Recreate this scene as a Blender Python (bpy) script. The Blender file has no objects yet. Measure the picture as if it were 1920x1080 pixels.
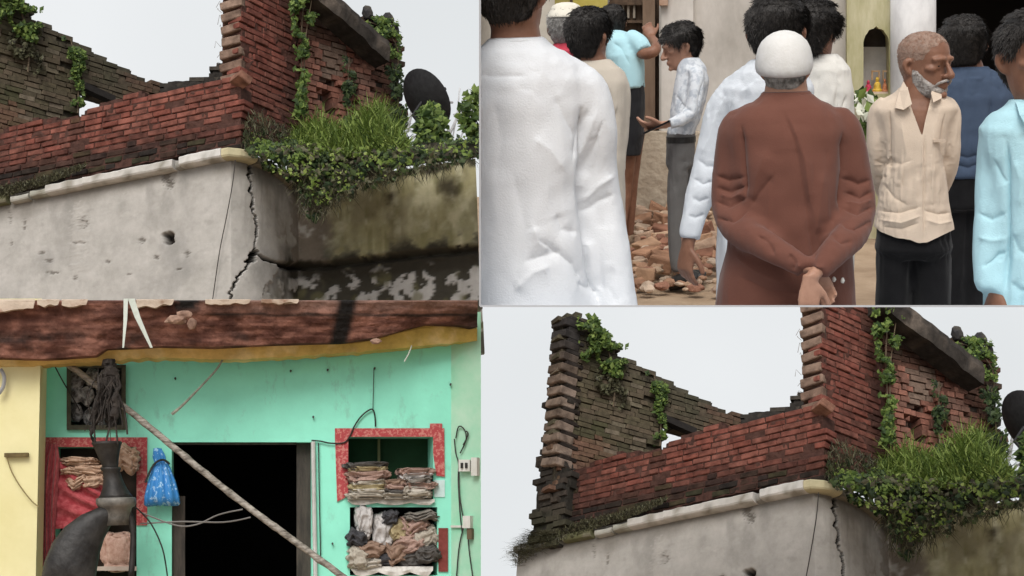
import bpy, bmesh, math, random
import numpy as np
from math import sin, cos, pi, radians, tan, sqrt, atan2, exp, hypot
from mathutils import Vector, Matrix, noise

random.seed(7)
SC = bpy.context.scene
COL = SC.collection

# ------------------------------------------------------------------ camera, sky, sun, exposure
FPX = 960 / tan(radians(20.0))          # focal length in photograph pixels (1920 wide, 40 degrees)
cam_d = bpy.data.cameras.new('camera')
cam_d.angle = radians(40.0); cam_d.clip_start = 0.05; cam_d.clip_end = 600
cam = bpy.data.objects.new('camera', cam_d); COL.objects.link(cam)
cam.rotation_euler = (radians(90), 0, 0)
SC.camera = cam
SC.render.resolution_x = 1024; SC.render.resolution_y = 576

SUN_EL, SUN_AZ = radians(51), radians(190)      # azimuth clockwise from +Y: behind the camera, a little left
world = bpy.data.worlds.new('World'); SC.world = world; world.use_nodes = True
wn = world.node_tree.nodes; wl = world.node_tree.links
bg = wn['Background']
sky = wn.new('ShaderNodeTexSky'); sky.sky_type = 'NISHITA'; sky.sun_disc = False
sky.sun_elevation = SUN_EL; sky.sun_rotation = SUN_AZ
sky.air_density = 1.0; sky.dust_density = 4.0; sky.ozone_density = 1.0
hs = wn.new('ShaderNodeHueSaturation'); hs.inputs['Saturation'].default_value = 0.25
wl.new(sky.outputs[0], hs.inputs['Color']); wl.new(hs.outputs[0], bg.inputs['Color'])
bg.inputs['Strength'].default_value = 0.125
sun_d = bpy.data.lights.new('sun', 'SUN'); sun_d.energy = 1.5; sun_d.angle = radians(28); sun_d.color = (1, 0.965, 0.91)
sun = bpy.data.objects.new('sun', sun_d); COL.objects.link(sun)
sun_dir = Vector((sin(SUN_AZ) * cos(SUN_EL), cos(SUN_AZ) * cos(SUN_EL), sin(SUN_EL)))
sun.rotation_euler = sun_dir.to_track_quat('Z', 'Y').to_euler()
vs = SC.view_settings
vs.view_transform = 'Standard'; vs.look = 'None'; vs.gamma = 1.0; vs.use_curve_mapping = False
vs.exposure = 0.12

# ------------------------------------------------------------------ frames of the four places
def ray(px, py): return Vector(((px - 960) / FPX, 1.0, (540 - py) / FPX))

def look(px, py, roll=0.0):
    f = ray(px, py).normalized(); r = f.cross(Vector((0, 0, 1))).normalized(); u = r.cross(f)
    r2 = r * cos(roll) + u * sin(roll); u2 = u * cos(roll) - r * sin(roll)
    return Matrix((r2, f, u2)).transposed()

class Place:
    """a place with its own upright frame; at() turns a photograph pixel and a depth into a point of that frame"""
    def __init__(s, centre, pitch, roll=0.0, near=0.0):
        C = look(*centre, roll)
        L = Matrix(((1, 0, 0), (0, cos(pitch), sin(pitch)), (0, -sin(pitch), cos(pitch)))).transposed()
        s.R = C @ L.transposed()
        s.M = Matrix.Translation(C @ Vector((0, -near, 0))) @ s.R.to_4x4()
        s.Ri = s.R.transposed()
    def at(s, px, py, Y):
        d = s.Ri @ ray(px, py); return d * (Y / d.y)
    def at_z(s, px, py, z):
        d = s.Ri @ ray(px, py); return d * (z / d.z)
    def on(s, px, py, p0, n):
        d = s.Ri @ ray(px, py); return d * (p0.dot(n) / d.dot(n))
    def px(s, p):
        w = s.R @ Vector(p); return 960 + FPX * w.x / w.y, 540 - FPX * w.z / w.y
    def pxs(s, A):
        W = A @ np.array(s.Ri); return 960 + FPX * W[:, 0] / W[:, 1], 540 - FPX * W[:, 2] / W[:, 1]

HA = Place((450, 281), radians(20))                              # ruined house, seen from below
HB = Place((1544, 903), radians(20), 0.0199, 0.72)               # the same house from a little closer
CR = Place((1410, 286), radians(-4.2))                           # the crowd
RM = Place((450, 822), radians(3))                               # the room

# ------------------------------------------------------------------ materials
MATS = {}
def nodes_of(m): return m.node_tree.nodes, m.node_tree.links
def mat(name, col, col2=None, scale=8, rough=0.85, bump=0.2, bscale=None, detail=6, stretch=(1, 1, 1), lo=.35, hi=.65, metal=0, spec=.3, bdist=.01, sheen=0, crease=0, cscale=9):
    if name in MATS: return MATS[name]
    m = bpy.data.materials.new(name); m.use_nodes = True; n, l = nodes_of(m)
    b = n['Principled BSDF']; b.inputs['Roughness'].default_value = rough; b.inputs['Metallic'].default_value = metal
    b.inputs['Specular IOR Level'].default_value = spec
    if sheen: b.inputs['Sheen Weight'].default_value = sheen
    tc = n.new('ShaderNodeTexCoord'); mp = n.new('ShaderNodeMapping'); mp.inputs['Scale'].default_value = stretch
    l.new(tc.outputs['Object'], mp.inputs['Vector'])
    if col2 is not None:
        nz = n.new('ShaderNodeTexNoise'); nz.inputs['Scale'].default_value = scale; nz.inputs['Detail'].default_value = detail; nz.inputs['Roughness'].default_value = .65
        l.new(mp.outputs[0], nz.inputs['Vector'])
        cr = n.new('ShaderNodeValToRGB'); cr.color_ramp.elements[0].position = lo; cr.color_ramp.elements[1].position = hi
        cr.color_ramp.elements[0].color = (*col, 1); cr.color_ramp.elements[1].color = (*col2, 1)
        l.new(nz.outputs['Fac'], cr.inputs[0]); l.new(cr.outputs[0], b.inputs['Base Color'])
    else: b.inputs['Base Color'].default_value = (*col, 1)
    if bump:
        nb = n.new('ShaderNodeTexNoise'); nb.inputs['Scale'].default_value = bscale or scale * 4; nb.inputs['Detail'].default_value = 5
        l.new(mp.outputs[0], nb.inputs['Vector'])
        bp = n.new('ShaderNodeBump'); bp.inputs['Strength'].default_value = bump; bp.inputs['Distance'].default_value = bdist
        l.new(nb.outputs['Fac'], bp.inputs['Height']); l.new(bp.outputs[0], b.inputs['Normal'])
        if crease:                  # thin sharp creases of worn cotton
            rm = n.new('ShaderNodeTexNoise'); rm.noise_type = 'RIDGED_MULTIFRACTAL'; rm.inputs['Scale'].default_value = cscale; rm.inputs['Detail'].default_value = 3
            rm.inputs['Distortion'].default_value = .8
            m2 = n.new('ShaderNodeMapping'); m2.inputs['Scale'].default_value = (1, 1, .42); m2.inputs['Rotation'].default_value = (0, .5, 0)
            l.new(tc.outputs['Object'], m2.inputs['Vector']); l.new(m2.outputs[0], rm.inputs['Vector'])
            b2 = n.new('ShaderNodeBump'); b2.inputs['Strength'].default_value = crease; b2.inputs['Distance'].default_value = .02
            l.new(rm.outputs['Fac'], b2.inputs['Height']); l.new(bp.outputs[0], b2.inputs['Normal']); l.new(b2.outputs[0], b.inputs['Normal'])
    MATS[name] = m; return m

def mat_brick():
    m = bpy.data.materials.new('old_brick'); m.use_nodes = True; n, l = nodes_of(m); b = n['Principled BSDF']
    b.inputs['Roughness'].default_value = .92; b.inputs['Specular IOR Level'].default_value = .2
    oi = n.new('ShaderNodeObjectInfo'); tc = n.new('ShaderNodeTexCoord')
    ge = n.new('ShaderNodeNewGeometry')
    nz = n.new('ShaderNodeTexNoise'); nz.inputs['Scale'].default_value = 9; nz.inputs['Detail'].default_value = 7
    l.new(ge.outputs['Position'], nz.inputs['Vector'])
    cr = n.new('ShaderNodeValToRGB'); cr.color_ramp.elements[0].position = .3; cr.color_ramp.elements[1].position = .7
    cr.color_ramp.elements[0].color = (.45, .42, .4, 1); cr.color_ramp.elements[1].color = (1.25, 1.2, 1.15, 1)
    l.new(nz.outputs['Fac'], cr.inputs[0])
    mx = n.new('ShaderNodeMix'); mx.data_type = 'RGBA'; mx.blend_type = 'MULTIPLY'; mx.inputs[0].default_value = 1
    l.new(oi.outputs['Color'], mx.inputs[6]); l.new(cr.outputs[0], mx.inputs[7]); l.new(mx.outputs[2], b.inputs['Base Color'])
    nb = n.new('ShaderNodeTexNoise'); nb.inputs['Scale'].default_value = 45; nb.inputs['Detail'].default_value = 5
    l.new(ge.outputs['Position'], nb.inputs['Vector'])
    bp = n.new('ShaderNodeBump'); bp.inputs['Strength'].default_value = .5; bp.inputs['Distance'].default_value = .015
    l.new(nb.outputs['Fac'], bp.inputs['Height']); l.new(bp.outputs[0], b.inputs['Normal'])
    return m
MBRICK = mat_brick()

def mat_attr(name, rough=.9, nscale=14, lo=(.55, .55, .55), hi=(1.25, 1.25, 1.25), bump=.4, bscale=40, bdist=.012):
    """colour comes from the mesh's 'tint' attribute (which brick), broken up by noise"""
    m = bpy.data.materials.new(name); m.use_nodes = True; n, l = nodes_of(m); b = n['Principled BSDF']
    b.inputs['Roughness'].default_value = rough; b.inputs['Specular IOR Level'].default_value = .2
    at = n.new('ShaderNodeAttribute'); at.attribute_name = 'tint'
    tc = n.new('ShaderNodeTexCoord')
    nz = n.new('ShaderNodeTexNoise'); nz.inputs['Scale'].default_value = nscale; nz.inputs['Detail'].default_value = 8; nz.inputs['Roughness'].default_value = .7
    l.new(tc.outputs['Object'], nz.inputs['Vector'])
    cr = n.new('ShaderNodeValToRGB'); cr.color_ramp.elements[0].position = .32; cr.color_ramp.elements[1].position = .68
    cr.color_ramp.elements[0].color = (*lo, 1); cr.color_ramp.elements[1].color = (*hi, 1)
    l.new(nz.outputs['Fac'], cr.inputs[0])
    mx = n.new('ShaderNodeMix'); mx.data_type = 'RGBA'; mx.blend_type = 'MULTIPLY'; mx.inputs[0].default_value = 1
    l.new(at.outputs['Color'], mx.inputs[6]); l.new(cr.outputs[0], mx.inputs[7]); l.new(mx.outputs[2], b.inputs['Base Color'])
    nb = n.new('ShaderNodeTexNoise'); nb.inputs['Scale'].default_value = bscale; nb.inputs['Detail'].default_value = 5
    l.new(tc.outputs['Object'], nb.inputs['Vector'])
    bp = n.new('ShaderNodeBump'); bp.inputs['Strength'].default_value = bump; bp.inputs['Distance'].default_value = bdist
    l.new(nb.outputs['Fac'], bp.inputs['Height']); l.new(bp.outputs[0], b.inputs['Normal'])
    return m
MRUIN = mat_attr('ruin_masonry')
MPLAST = mat_attr('stained_plaster', nscale=5, lo=(.8, .8, .78), hi=(1.08, 1.07, 1.06), bump=.25, bscale=22)

def mat_leaf(name, c1, c2, c3):
    m = bpy.data.materials.new(name); m.use_nodes = True; n, l = nodes_of(m); b = n['Principled BSDF']
    b.inputs['Roughness'].default_value = .55; b.inputs['Specular IOR Level'].default_value = .3
    ge = n.new('ShaderNodeNewGeometry'); cr = n.new('ShaderNodeValToRGB')
    cr.color_ramp.elements[0].color = (*c1, 1); cr.color_ramp.elements[1].color = (*c3, 1); e = cr.color_ramp.elements.new(.55); e.color = (*c2, 1)
    l.new(ge.outputs['Random Per Island'], cr.inputs[0]); l.new(cr.outputs[0], b.inputs['Base Color'])
    tr = n.new('ShaderNodeBsdfTranslucent'); l.new(cr.outputs[0], tr.inputs[0])
    ms = n.new('ShaderNodeMixShader'); ms.inputs[0].default_value = .25
    l.new(b.outputs[0], ms.inputs[1]); l.new(tr.outputs[0], ms.inputs[2]); l.new(ms.outputs[0], n['Material Output'].inputs['Surface'])
    return m
LEAF_BRIGHT = mat_leaf('grass_green', (.06, .10, .018), (.165, .24, .045), (.30, .37, .10))
LEAF_MID = mat_leaf('vine_green', (.02, .045, .010), (.085, .14, .028), (.24, .32, .08))
LEAF_DARK = mat_leaf('dark_leaves', (.012, .022, .008), (.03, .055, .018), (.1, .14, .05))
LEAF_DRY = mat_leaf('dry_growth', (.03, .025, .015), (.08, .075, .04), (.16, .16, .09))

def smoothstep(a, b, x):
    t = min(1, max(0, (x - a) / (b - a))); return t * t * (3 - 2 * t)
def lerp(a, b, t): return a + (b - a) * t
def mix3(a, b, t): return tuple(a[i] + (b[i] - a[i]) * t for i in range(3))
def inside(poly, x, y):
    c = False; j = len(poly) - 1
    for i in range(len(poly)):
        xi, yi = poly[i]; xj, yj = poly[j]
        if (yi > y) != (yj > y) and x < (xj - xi) * (y - yi) / (yj - yi) + xi: c = not c
        j = i
    return c
def poly_dist(pts, x, y):
    best = 1e9
    for (x0, y0), (x1, y1) in zip(pts, pts[1:]):
        dx, dy = x1 - x0, y1 - y0; t = max(0, min(1, ((x - x0) * dx + (y - y0) * dy) / (dx * dx + dy * dy + 1e-9)))
        best = min(best, hypot(x - x0 - t * dx, y - y0 - t * dy))
    return best
def interp(pts, x):
    if x <= pts[0][0]: return pts[0][1]
    for (a, b), (c, d) in zip(pts, pts[1:]):
        if x <= c: return b + (d - b) * (x - a) / (c - a)
    return pts[-1][1]

# ------------------------------------------------------------------ objects
def mesh_of(name, verts, faces, material=None, smooth=False, tint=None, b=Vector((0, 0, 0))):
    me = bpy.data.meshes.new(name)
    me.from_pydata([tuple(Vector(v) - b) for v in verts], [], faces)
    if material: me.materials.append(material)
    if smooth: me.polygons.foreach_set('use_smooth', [True] * len(me.polygons))
    if tint is not None:                       # one colour per vertex
        a = me.color_attributes.new('tint', 'FLOAT_COLOR', 'POINT')
        a.data.foreach_set('color', np.array([(*t, 1) for t in tint], dtype=np.float32).ravel())
    me.update(); return me
def tag(o, label=None, cat=None, group=None, kind=None):
    if label: o['label'] = label
    if cat: o['category'] = cat
    if group: o['group'] = group
    if kind: o['kind'] = kind
    return o
class Thing:
    """Empty at the thing's base (in its place's frame); parts are meshes given in the place's frame"""
    def __init__(s, S, name, base, label, cat, group=None, kind=None):
        s.S = S; s.b = Vector(base); s.o = bpy.data.objects.new(name, None); s.o.empty_display_size = .1
        COL.objects.link(s.o); s.o.matrix_world = S.M @ Matrix.Translation(s.b); tag(s.o, label, cat, group, kind)
    def part(s, name, verts, faces, material, smooth=False, tint=None, parent=None, label=None, kind=None):
        o = bpy.data.objects.new(name, mesh_of(name, verts, faces, material, smooth, tint, s.b))
        COL.objects.link(o); o.parent = parent or s.o; tag(o, label, kind=kind); return o
    def piece(s, name, me, matrix, parent=None):     # shared mesh placed by a matrix in the place's frame
        o = bpy.data.objects.new(name, me); COL.objects.link(o); o.parent = parent or s.o
        o.matrix_basis = Matrix.Translation(-s.b) @ matrix; return o
def solo(S, name, verts, faces, material, label=None, cat=None, group=None, kind=None, smooth=False, tint=None, base=None):
    vv = [Vector(v) for v in verts]
    if base is None:
        n = len(vv); base = Vector((sum(v.x for v in vv) / n, sum(v.y for v in vv) / n, min(v.z for v in vv)))
    o = bpy.data.objects.new(name, mesh_of(name, vv, faces, material, smooth, tint, base))
    COL.objects.link(o); o.matrix_world = S.M @ Matrix.Translation(base); return tag(o, label, cat, group, kind)
def dup(o, A, B, label=None, parent=None):
    c = o.copy(); COL.objects.link(c); c.parent = parent
    if parent is None: c.matrix_basis = B.M @ A.M.inverted() @ o.matrix_basis
    if label: c['label'] = label
    for ch in list(o.children): dup(ch, A, B, None, c)
    return c

class MB:
    def __init__(s): s.v = []; s.f = []; s.t = []
    def add(s, verts, faces, tint=None):
        k = len(s.v); s.v += [Vector(v) for v in verts]; s.f += [tuple(i + k for i in f) for f in faces]
        if tint is not None: s.t += [tint] * len(verts)
    def box(s, c, u, v, w, tint=None):                # centre and three half-edge vectors
        P = [c + u * a + v * b_ + w * d for a in (-1, 1) for b_ in (-1, 1) for d in (-1, 1)]
        s.add(P, [(0, 1, 3, 2), (4, 6, 7, 5), (0, 4, 5, 1), (2, 3, 7, 6), (0, 2, 6, 4), (1, 5, 7, 3)], tint)
    def rings(s, R, cap=True, tint=None):
        n = len(R[0]); V = [p for r in R for p in r]; Fc = []
        for i in range(len(R) - 1):
            for j in range(n):
                k = (j + 1) % n; Fc.append((i * n + j, i * n + k, (i + 1) * n + k, (i + 1) * n + j))
        if cap: Fc.append(tuple(range(n - 1, -1, -1))); Fc.append(tuple((len(R) - 1) * n + j for j in range(n)))
        s.add(V, Fc, tint)
    def tube(s, pts, rad, n=8, cap=True, tint=None, sub=0, flat=None):
        P = [Vector(p) for p in pts]; r = list(rad) if hasattr(rad, '__len__') else [rad] * len(P)
        if sub: P, r = catmull(P, r, sub)
        R = []; up = None
        for i, p in enumerate(P):
            d = (P[min(i + 1, len(P) - 1)] - P[max(i - 1, 0)]).normalized()
            if up is None: up = Vector((0, 0, 1)) if abs(d.z) < .9 else Vector((0, 1, 0))
            a = d.cross(up); a.normalize(); b_ = a.cross(d).normalized(); up = b_
            fa, fb = flat or (1, 1)
            R.append([p + (a * cos(2 * pi * k / n) * fa + b_ * sin(2 * pi * k / n) * fb) * r[i] for k in range(n)])
        s.rings(R, cap, tint)
def catmull(P, r, sub):
    Q = []; q = []
    for i in range(len(P) - 1):
        p0, p1, p2, p3 = P[max(i - 1, 0)], P[i], P[i + 1], P[min(i + 2, len(P) - 1)]
        for k in range(sub):
            t = k / sub
            Q.append(.5 * ((2 * p1) + (p2 - p0) * t + (2 * p0 - 5 * p1 + 4 * p2 - p3) * t * t + (3 * p1 - p0 - 3 * p2 + p3) * t ** 3))
            q.append(r[i] + (r[i + 1] - r[i]) * (t * t * (3 - 2 * t)))
    Q.append(P[-1]); q.append(r[-1]); return Q, q

def rough_box_mesh(name, seed, material, bev=.10, jit=.07):
    rnd = random.Random(seed); bm = bmesh.new(); bmesh.ops.create_cube(bm, size=1); pr_ = Vector((3.3, 2.6, 1))
    for v in bm.verts: v.co = Vector((v.co.x * pr_.x, v.co.y * pr_.y, v.co.z * pr_.z)) + Vector((rnd.uniform(-jit, jit) * 1.6, rnd.uniform(-jit, jit), rnd.uniform(-jit, jit)))
    bmesh.ops.bevel(bm, geom=list(bm.edges), offset=bev, segments=1, affect='EDGES')
    for v in bm.verts: v.co = Vector((v.co.x / pr_.x, v.co.y / pr_.y, v.co.z / pr_.z))
    me = bpy.data.meshes.new(name); bm.to_mesh(me); bm.free(); me.materials.append(material); return me
BRICKS = [rough_box_mesh('brick', k, MBRICK) for k in range(6)]

# ------------------------------------------------------------------ the sky behind the ruins
m_sky = bpy.data.materials.new('overcast_sky'); m_sky.use_nodes = True
n, l = nodes_of(m_sky); n.remove(n['Principled BSDF'])
em = n.new('ShaderNodeEmission'); tc = n.new('ShaderNodeTexCoord'); nz = n.new('ShaderNodeTexNoise'); nz.inputs['Scale'].default_value = .03; nz.inputs['Detail'].default_value = 3
cr = n.new('ShaderNodeValToRGB'); cr.color_ramp.elements[0].position = .35; cr.color_ramp.elements[1].position = .7
cr.color_ramp.elements[0].color = (.70, .725, .74, 1); cr.color_ramp.elements[1].color = (.78, .80, .815, 1)
l.new(tc.outputs['Object'], nz.inputs['Vector']); l.new(nz.outputs['Fac'], cr.inputs[0]); l.new(cr.outputs[0], em.inputs[0]); l.new(em.outputs[0], n['Material Output'].inputs['Surface'])
V = []; Fc = []; NA, NZ = 40, 14
for i in range(NA + 1):
    a = radians(-62 + 124 * i / NA)
    for j in range(NZ + 1):
        e = radians(-22 + 64 * j / NZ)
        V.append((90 * sin(a) * cos(e), 90 * cos(a) * cos(e), 90 * sin(e)))
for i in range(NA):
    for j in range(NZ): k = i * (NZ + 1) + j; Fc.append((k, k + 1, k + NZ + 2, k + NZ + 1))
o = bpy.data.objects.new('sky', mesh_of('sky', V, Fc, m_sky, True)); COL.objects.link(o); tag(o, 'even pale grey overcast sky behind the ruined houses', kind='structure')

m_dirt = mat('bare_dirt', (.30, .21, .135), (.42, .31, .21), scale=3, bump=.5, bscale=25, bdist=.02)
o = bpy.data.objects.new('ground', mesh_of('ground', [(-400, -400, -34), (400, -400, -34), (400, 400, -34), (-400, 400, -34)], [(0, 1, 2, 3)], m_dirt)); COL.objects.link(o)
tag(o, 'wide sheet of bare earth far below, added for bounce light', kind='structure')  # unseen sheet added far below to bounce light onto the undersides
# ================================================================== THE RUINED HOUSE (built once in frame HA, copied to HB)
S = HA
Cn = S.at(440, 283, 15.0); ZL = Cn.z                                 # outer corner under the ledge
Lf = S.at_z(-110, 396, ZL); Lf = Cn + (S.at_z(0, 372, ZL) - Cn) * 1.34
u1 = (Lf - Cn); u1.z = 0; len1 = u1.length; u1.normalize()           # along the front wall, leftwards
n1 = Vector((u1.y, -u1.x, 0));  n1 = n1 if n1.y < 0 else -n1
K2 = S.at_z(545, 338, ZL); u2 = (K2 - S.at_z(474, 291, ZL)); u2.z = 0; u2.normalize()
# plan path of the plastered wall: left end -> rounded corner -> side -> mossy wing
def plan_path():
    P = [Cn + u1 * len1]
    k = 46
    for i in range(1, k): P.append(Cn + u1 * (len1 * (1 - i / k)) )
    c0 = Cn + u1 * .05; c1 = S.at_z(540, 334, ZL)
    mid = S.at_z(505, 294, ZL)
    for i in range(0, 40):
        t = i / 39; P.append(c0 * (1 - t) ** 2 + mid * 2 * t * (1 - t) + c1 * t * t)
    e2 = S.at_z(560, 350, ZL)
    for i in range(1, 8): P.append(c1.lerp(e2, i / 7))
    zt = S.at(585, 345, e2.y).z
    a = e2; bq = S.at(893, 292, e2.y * (1240 - 340) / (1240 - 292) * .985)
    for i in range(1, 60): t = i / 59; P.append(Vector((lerp(a.x, bq.x, t), lerp(a.y, bq.y, t), 0)))
    for p in P: p.z = 0
    return P
PATH = plan_path()
ARC = [0.0]
for p, q in zip(PATH, PATH[1:]): ARC.append(ARC[-1] + (q - p).length)
def path_at(s):
    s = max(0, min(ARC[-1] - 1e-6, s))
    import bisect
    i = max(0, bisect.bisect_right(ARC, s) - 1); i = min(i, len(PATH) - 2)
    t = (s - ARC[i]) / (ARC[i + 1] - ARC[i]); p = PATH[i].lerp(PATH[i + 1], t)
    a = PATH[max(i - 2, 0)]; b_ = PATH[min(i + 3, len(PATH) - 1)]; d = (b_ - a).normalized(); nn = Vector((d.y, -d.x, 0))
    if nn.y > 0 and abs(nn.y) > .15: nn = -nn
    return p, nn, d
house = Thing(HA, 'ruined_house', (Cn.x, Cn.y, 0), 'ruined red brick house on a cracked white plastered wall, upper left picture', 'house', 'ruined brick house seen twice')

CRACK = [(470, 292), (467, 352), (473, 366), (479, 410), (483, 448), (476, 475), (462, 500), (446, 520), (433, 545), (429, 575), (425, 660)]
CRACK2 = [(478, 470), (496, 485), (532, 497), (570, 503)]
HOLE = (316, 446)
def nz_(x, y, z, sc=1.0): return noise.noise(Vector((x * sc, y * sc, z * sc)))
def fbm(p, sc, o=4):
    v = 0; a = .5
    for i in range(o): v += a * noise.noise(p * sc); sc *= 2.1; a *= .5
    return v
def plaster_point(s, z):
    p, nn, d = path_at(s); q = Vector((p.x, p.y, z)); X, Y = S.px(q)
    disp = .008 * fbm(q, 2.5, 3) + .004 * fbm(q, 14, 2)
    white = (.43, .412, .388); col = white
    # wall colour: dirty streaks, and stain mixed with painted shade below the ledge, moss and black mould on the wing
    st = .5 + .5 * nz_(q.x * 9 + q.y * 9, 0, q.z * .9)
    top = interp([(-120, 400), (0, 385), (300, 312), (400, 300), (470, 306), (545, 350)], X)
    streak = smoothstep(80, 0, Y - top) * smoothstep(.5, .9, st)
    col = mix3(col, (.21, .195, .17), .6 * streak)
    col = mix3(col, (.17, .155, .135), .85 * smoothstep(32 + 22 * st, 8, Y - top))  # dark band under the ledge: stain plus the ledge's shade painted in
    col = mix3(col, (.30, .29, .275), .85 * smoothstep(.0, .32, fbm(q, 1.1, 5)))
    col = mix3(col, (.25, .24, .225), .55 * smoothstep(.05, .3, fbm(Vector((q.x * 5 + q.y * 4, 2, q.z * .7)), 1.6, 4)) * smoothstep(190, 20, Y - top))
    col = mix3(col, (.29, .28, .26), .3 * smoothstep(.18, .32, fbm(q + Vector((4, 4, 4)), 8, 4)))
    m = fbm(q + Vector((3, 1, 2)), 2.2, 5); m2 = fbm(q * 1 + Vector((9, 4, 7)), 6, 4)
    w = X + 60 * m + 20 * m2
    wing = smoothstep(515, 560, w)
    lin = interp([(480, 486), (545, 500), (620, 497), (760, 478), (900, 466), (1000, 458)], X)
    if wing > 0:
        olive = mix3((.40, .37, .215), (.56, .53, .36), smoothstep(-.15, .3, m))
        olive = mix3(olive, (.17, .145, .085), .6 * smoothstep(.05, .3, fbm(Vector((q.x * 3.5 + q.y * 3, 5, q.z * .8)), 1.5, 4)))
        brown = mix3((.22, .185, .15), (.44, .42, .39), smoothstep(.0, .22, m2 + .4 * m))
        low = mix3((.05, .045, .035), (.40, .385, .37), smoothstep(.04, .14, m2 + .35 * m))
        low = mix3(low, (.13, .12, .06), .7 * smoothstep(.05, .25, fbm(q + Vector((1, 8, 3)), 3, 3)))
        olive = mix3(olive, mix3((.20, .19, .08), (.62, .60, .45), smoothstep(-.2, .3, m2)), .55 * smoothstep(.0, .35, abs(fbm(Vector((q.x * 7 + q.y * 6, 9, q.z * .5)), 2, 4)) * 1.6))
        c = mix3(brown, olive, smoothstep(600, 640, X + 40 * m2))
        under = Y > lin + 4 * m2 * 8
        if under: c = mix3(low, (.20, .18, .13), smoothstep(560, 480, X))
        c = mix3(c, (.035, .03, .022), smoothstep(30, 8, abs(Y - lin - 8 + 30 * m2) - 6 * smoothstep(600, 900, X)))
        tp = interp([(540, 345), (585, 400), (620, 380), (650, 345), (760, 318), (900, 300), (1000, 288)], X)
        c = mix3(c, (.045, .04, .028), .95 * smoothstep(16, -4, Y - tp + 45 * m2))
        for (hx, hy, hr) in ((735, 368, 15), (842, 352, 26)):
            c = mix3(c, (.03, .022, .016), .85 * smoothstep(hr, hr * .3, hypot(X - hx, (Y - hy) * .7) + 18 * m2))
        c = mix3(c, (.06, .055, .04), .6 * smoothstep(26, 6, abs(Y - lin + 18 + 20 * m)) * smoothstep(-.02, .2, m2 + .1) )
        col = mix3(col, c, wing)
        if abs(Y - lin) < 9: disp -= .11 * (1 - abs(Y - lin) / 9) * smoothstep(500, 560, X)
        if under: disp += .015 * smoothstep(.04, .1, m2 + .35 * m) - .03
    # crack, broken spots and the hole expose the dark core
    cd = poly_dist(CRACK, X + 6 * m2 + 5 * nz_(q.x * 4, 3, q.z * 22) + 3 * nz_(q.x * 9, 1, q.z * 55), Y + 4 * nz_(q.x * 20, 5, q.z * 9)); wid = 1.3 + 2.4 * max(0, nz_(1, 7, q.z * 6))  + (5 if abs(Y - 480) < 12 else 0)
    if cd < wid + 3:
        k = smoothstep(wid + 1, wid - .6, cd); disp -= .16 * k; col = mix3(col, (.006, .005, .005), smoothstep(wid + 1.3, wid + .3, cd))
    c2 = poly_dist(CRACK2, X, Y + 7 * nz_(q.x * 12, 2, q.z * 3))
    if c2 < 4: k = smoothstep(3.4, 1.4, c2); disp -= .08 * k; col = mix3(col, (.03, .025, .02), k)
    hx, hy = X - HOLE[0], Y - HOLE[1]; hd = hypot(hx * 1.15, hy * .95) + 6 * nz_(X * .12, Y * .12, 1)
    if hd < 14: k = smoothstep(13, 10, hd); disp -= .13 * k; col = mix3(col, (.03, .025, .022) if hx + hy * .2 < 3 else (.26, .10, .05), k)
    for (sx, sy, rx, ry) in ((18, 405, 2, 14), (45, 420, 2, 12), (20, 455, 2, 8), (78, 474, 5, 4), (92, 489, 7, 4), (98, 512, 9, 3), (140, 520, 3, 5), (148, 455, 10, 3), (155, 418, 9, 12), (265, 450, 6, 6), (202, 490, 4, 4), (350, 475, 4, 7), (293, 483, 5, 4), (335, 505, 4, 3), (243, 515, 4, 2), (311, 330, 9, 16), (318, 345, 7, 10)):
        e = hypot((X - sx) / rx, (Y - sy) / ry) * 1.15 + 1.3 * nz_(X * .45, Y * .45, 3)
        if e < 1.2: k = smoothstep(1.15, .7, e); disp -= .014 * k; col = mix3(col, (.12, .105, .09), .75 * k)
    for (sx, sy, rx, ry) in ((146, 430, 13, 40), (145, 500, 12, 6)):
        e = hypot((X - sx) / rx, (Y - sy) / ry) + 1.2 * nz_(X * .2, Y * .2, 9)
        if e < 1: disp += .004; col = mix3(col, (.42, .4, .375), .7)
    return q + nn * disp, col
# sample the wall: finer where the crack runs
svals = []; s = 0.0
while s < ARC[-1]:
    p, nn, d = path_at(s); X, _ = S.px(Vector((p.x, p.y, ZL)))
    svals.append(s); s += .0075 if 418 < X < 495 else (.02 if 290 < X < 340 else .03)
zb = S.at(440, 660, 15).z; ztop = ZL + .02
zvals = [zb + (ztop - zb) * i / 230 for i in range(231)]
V = []; T = []; Fc = []
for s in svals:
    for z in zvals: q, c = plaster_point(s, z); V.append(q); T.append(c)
nz1 = len(zvals)
for i in range(len(svals) - 1):
    for j in range(nz1 - 1):
        k = i * nz1 + j; Fc.append((k, k + 1, k + nz1 + 1, k + nz1))
lo = len(V)
for i, s in enumerate(svals): p, nn, d = path_at(s); V.append(Vector((p.x, p.y, zb - .02))); T.append(T[i * nz1])
for i in range(len(svals) - 1): Fc.append((lo + i, i * nz1, (i + 1) * nz1, lo + i + 1))
pw = house.part('plaster_wall', V, Fc, MPLAST, True, T, label='cracked white plastered wall turning mossy on the right')
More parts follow.
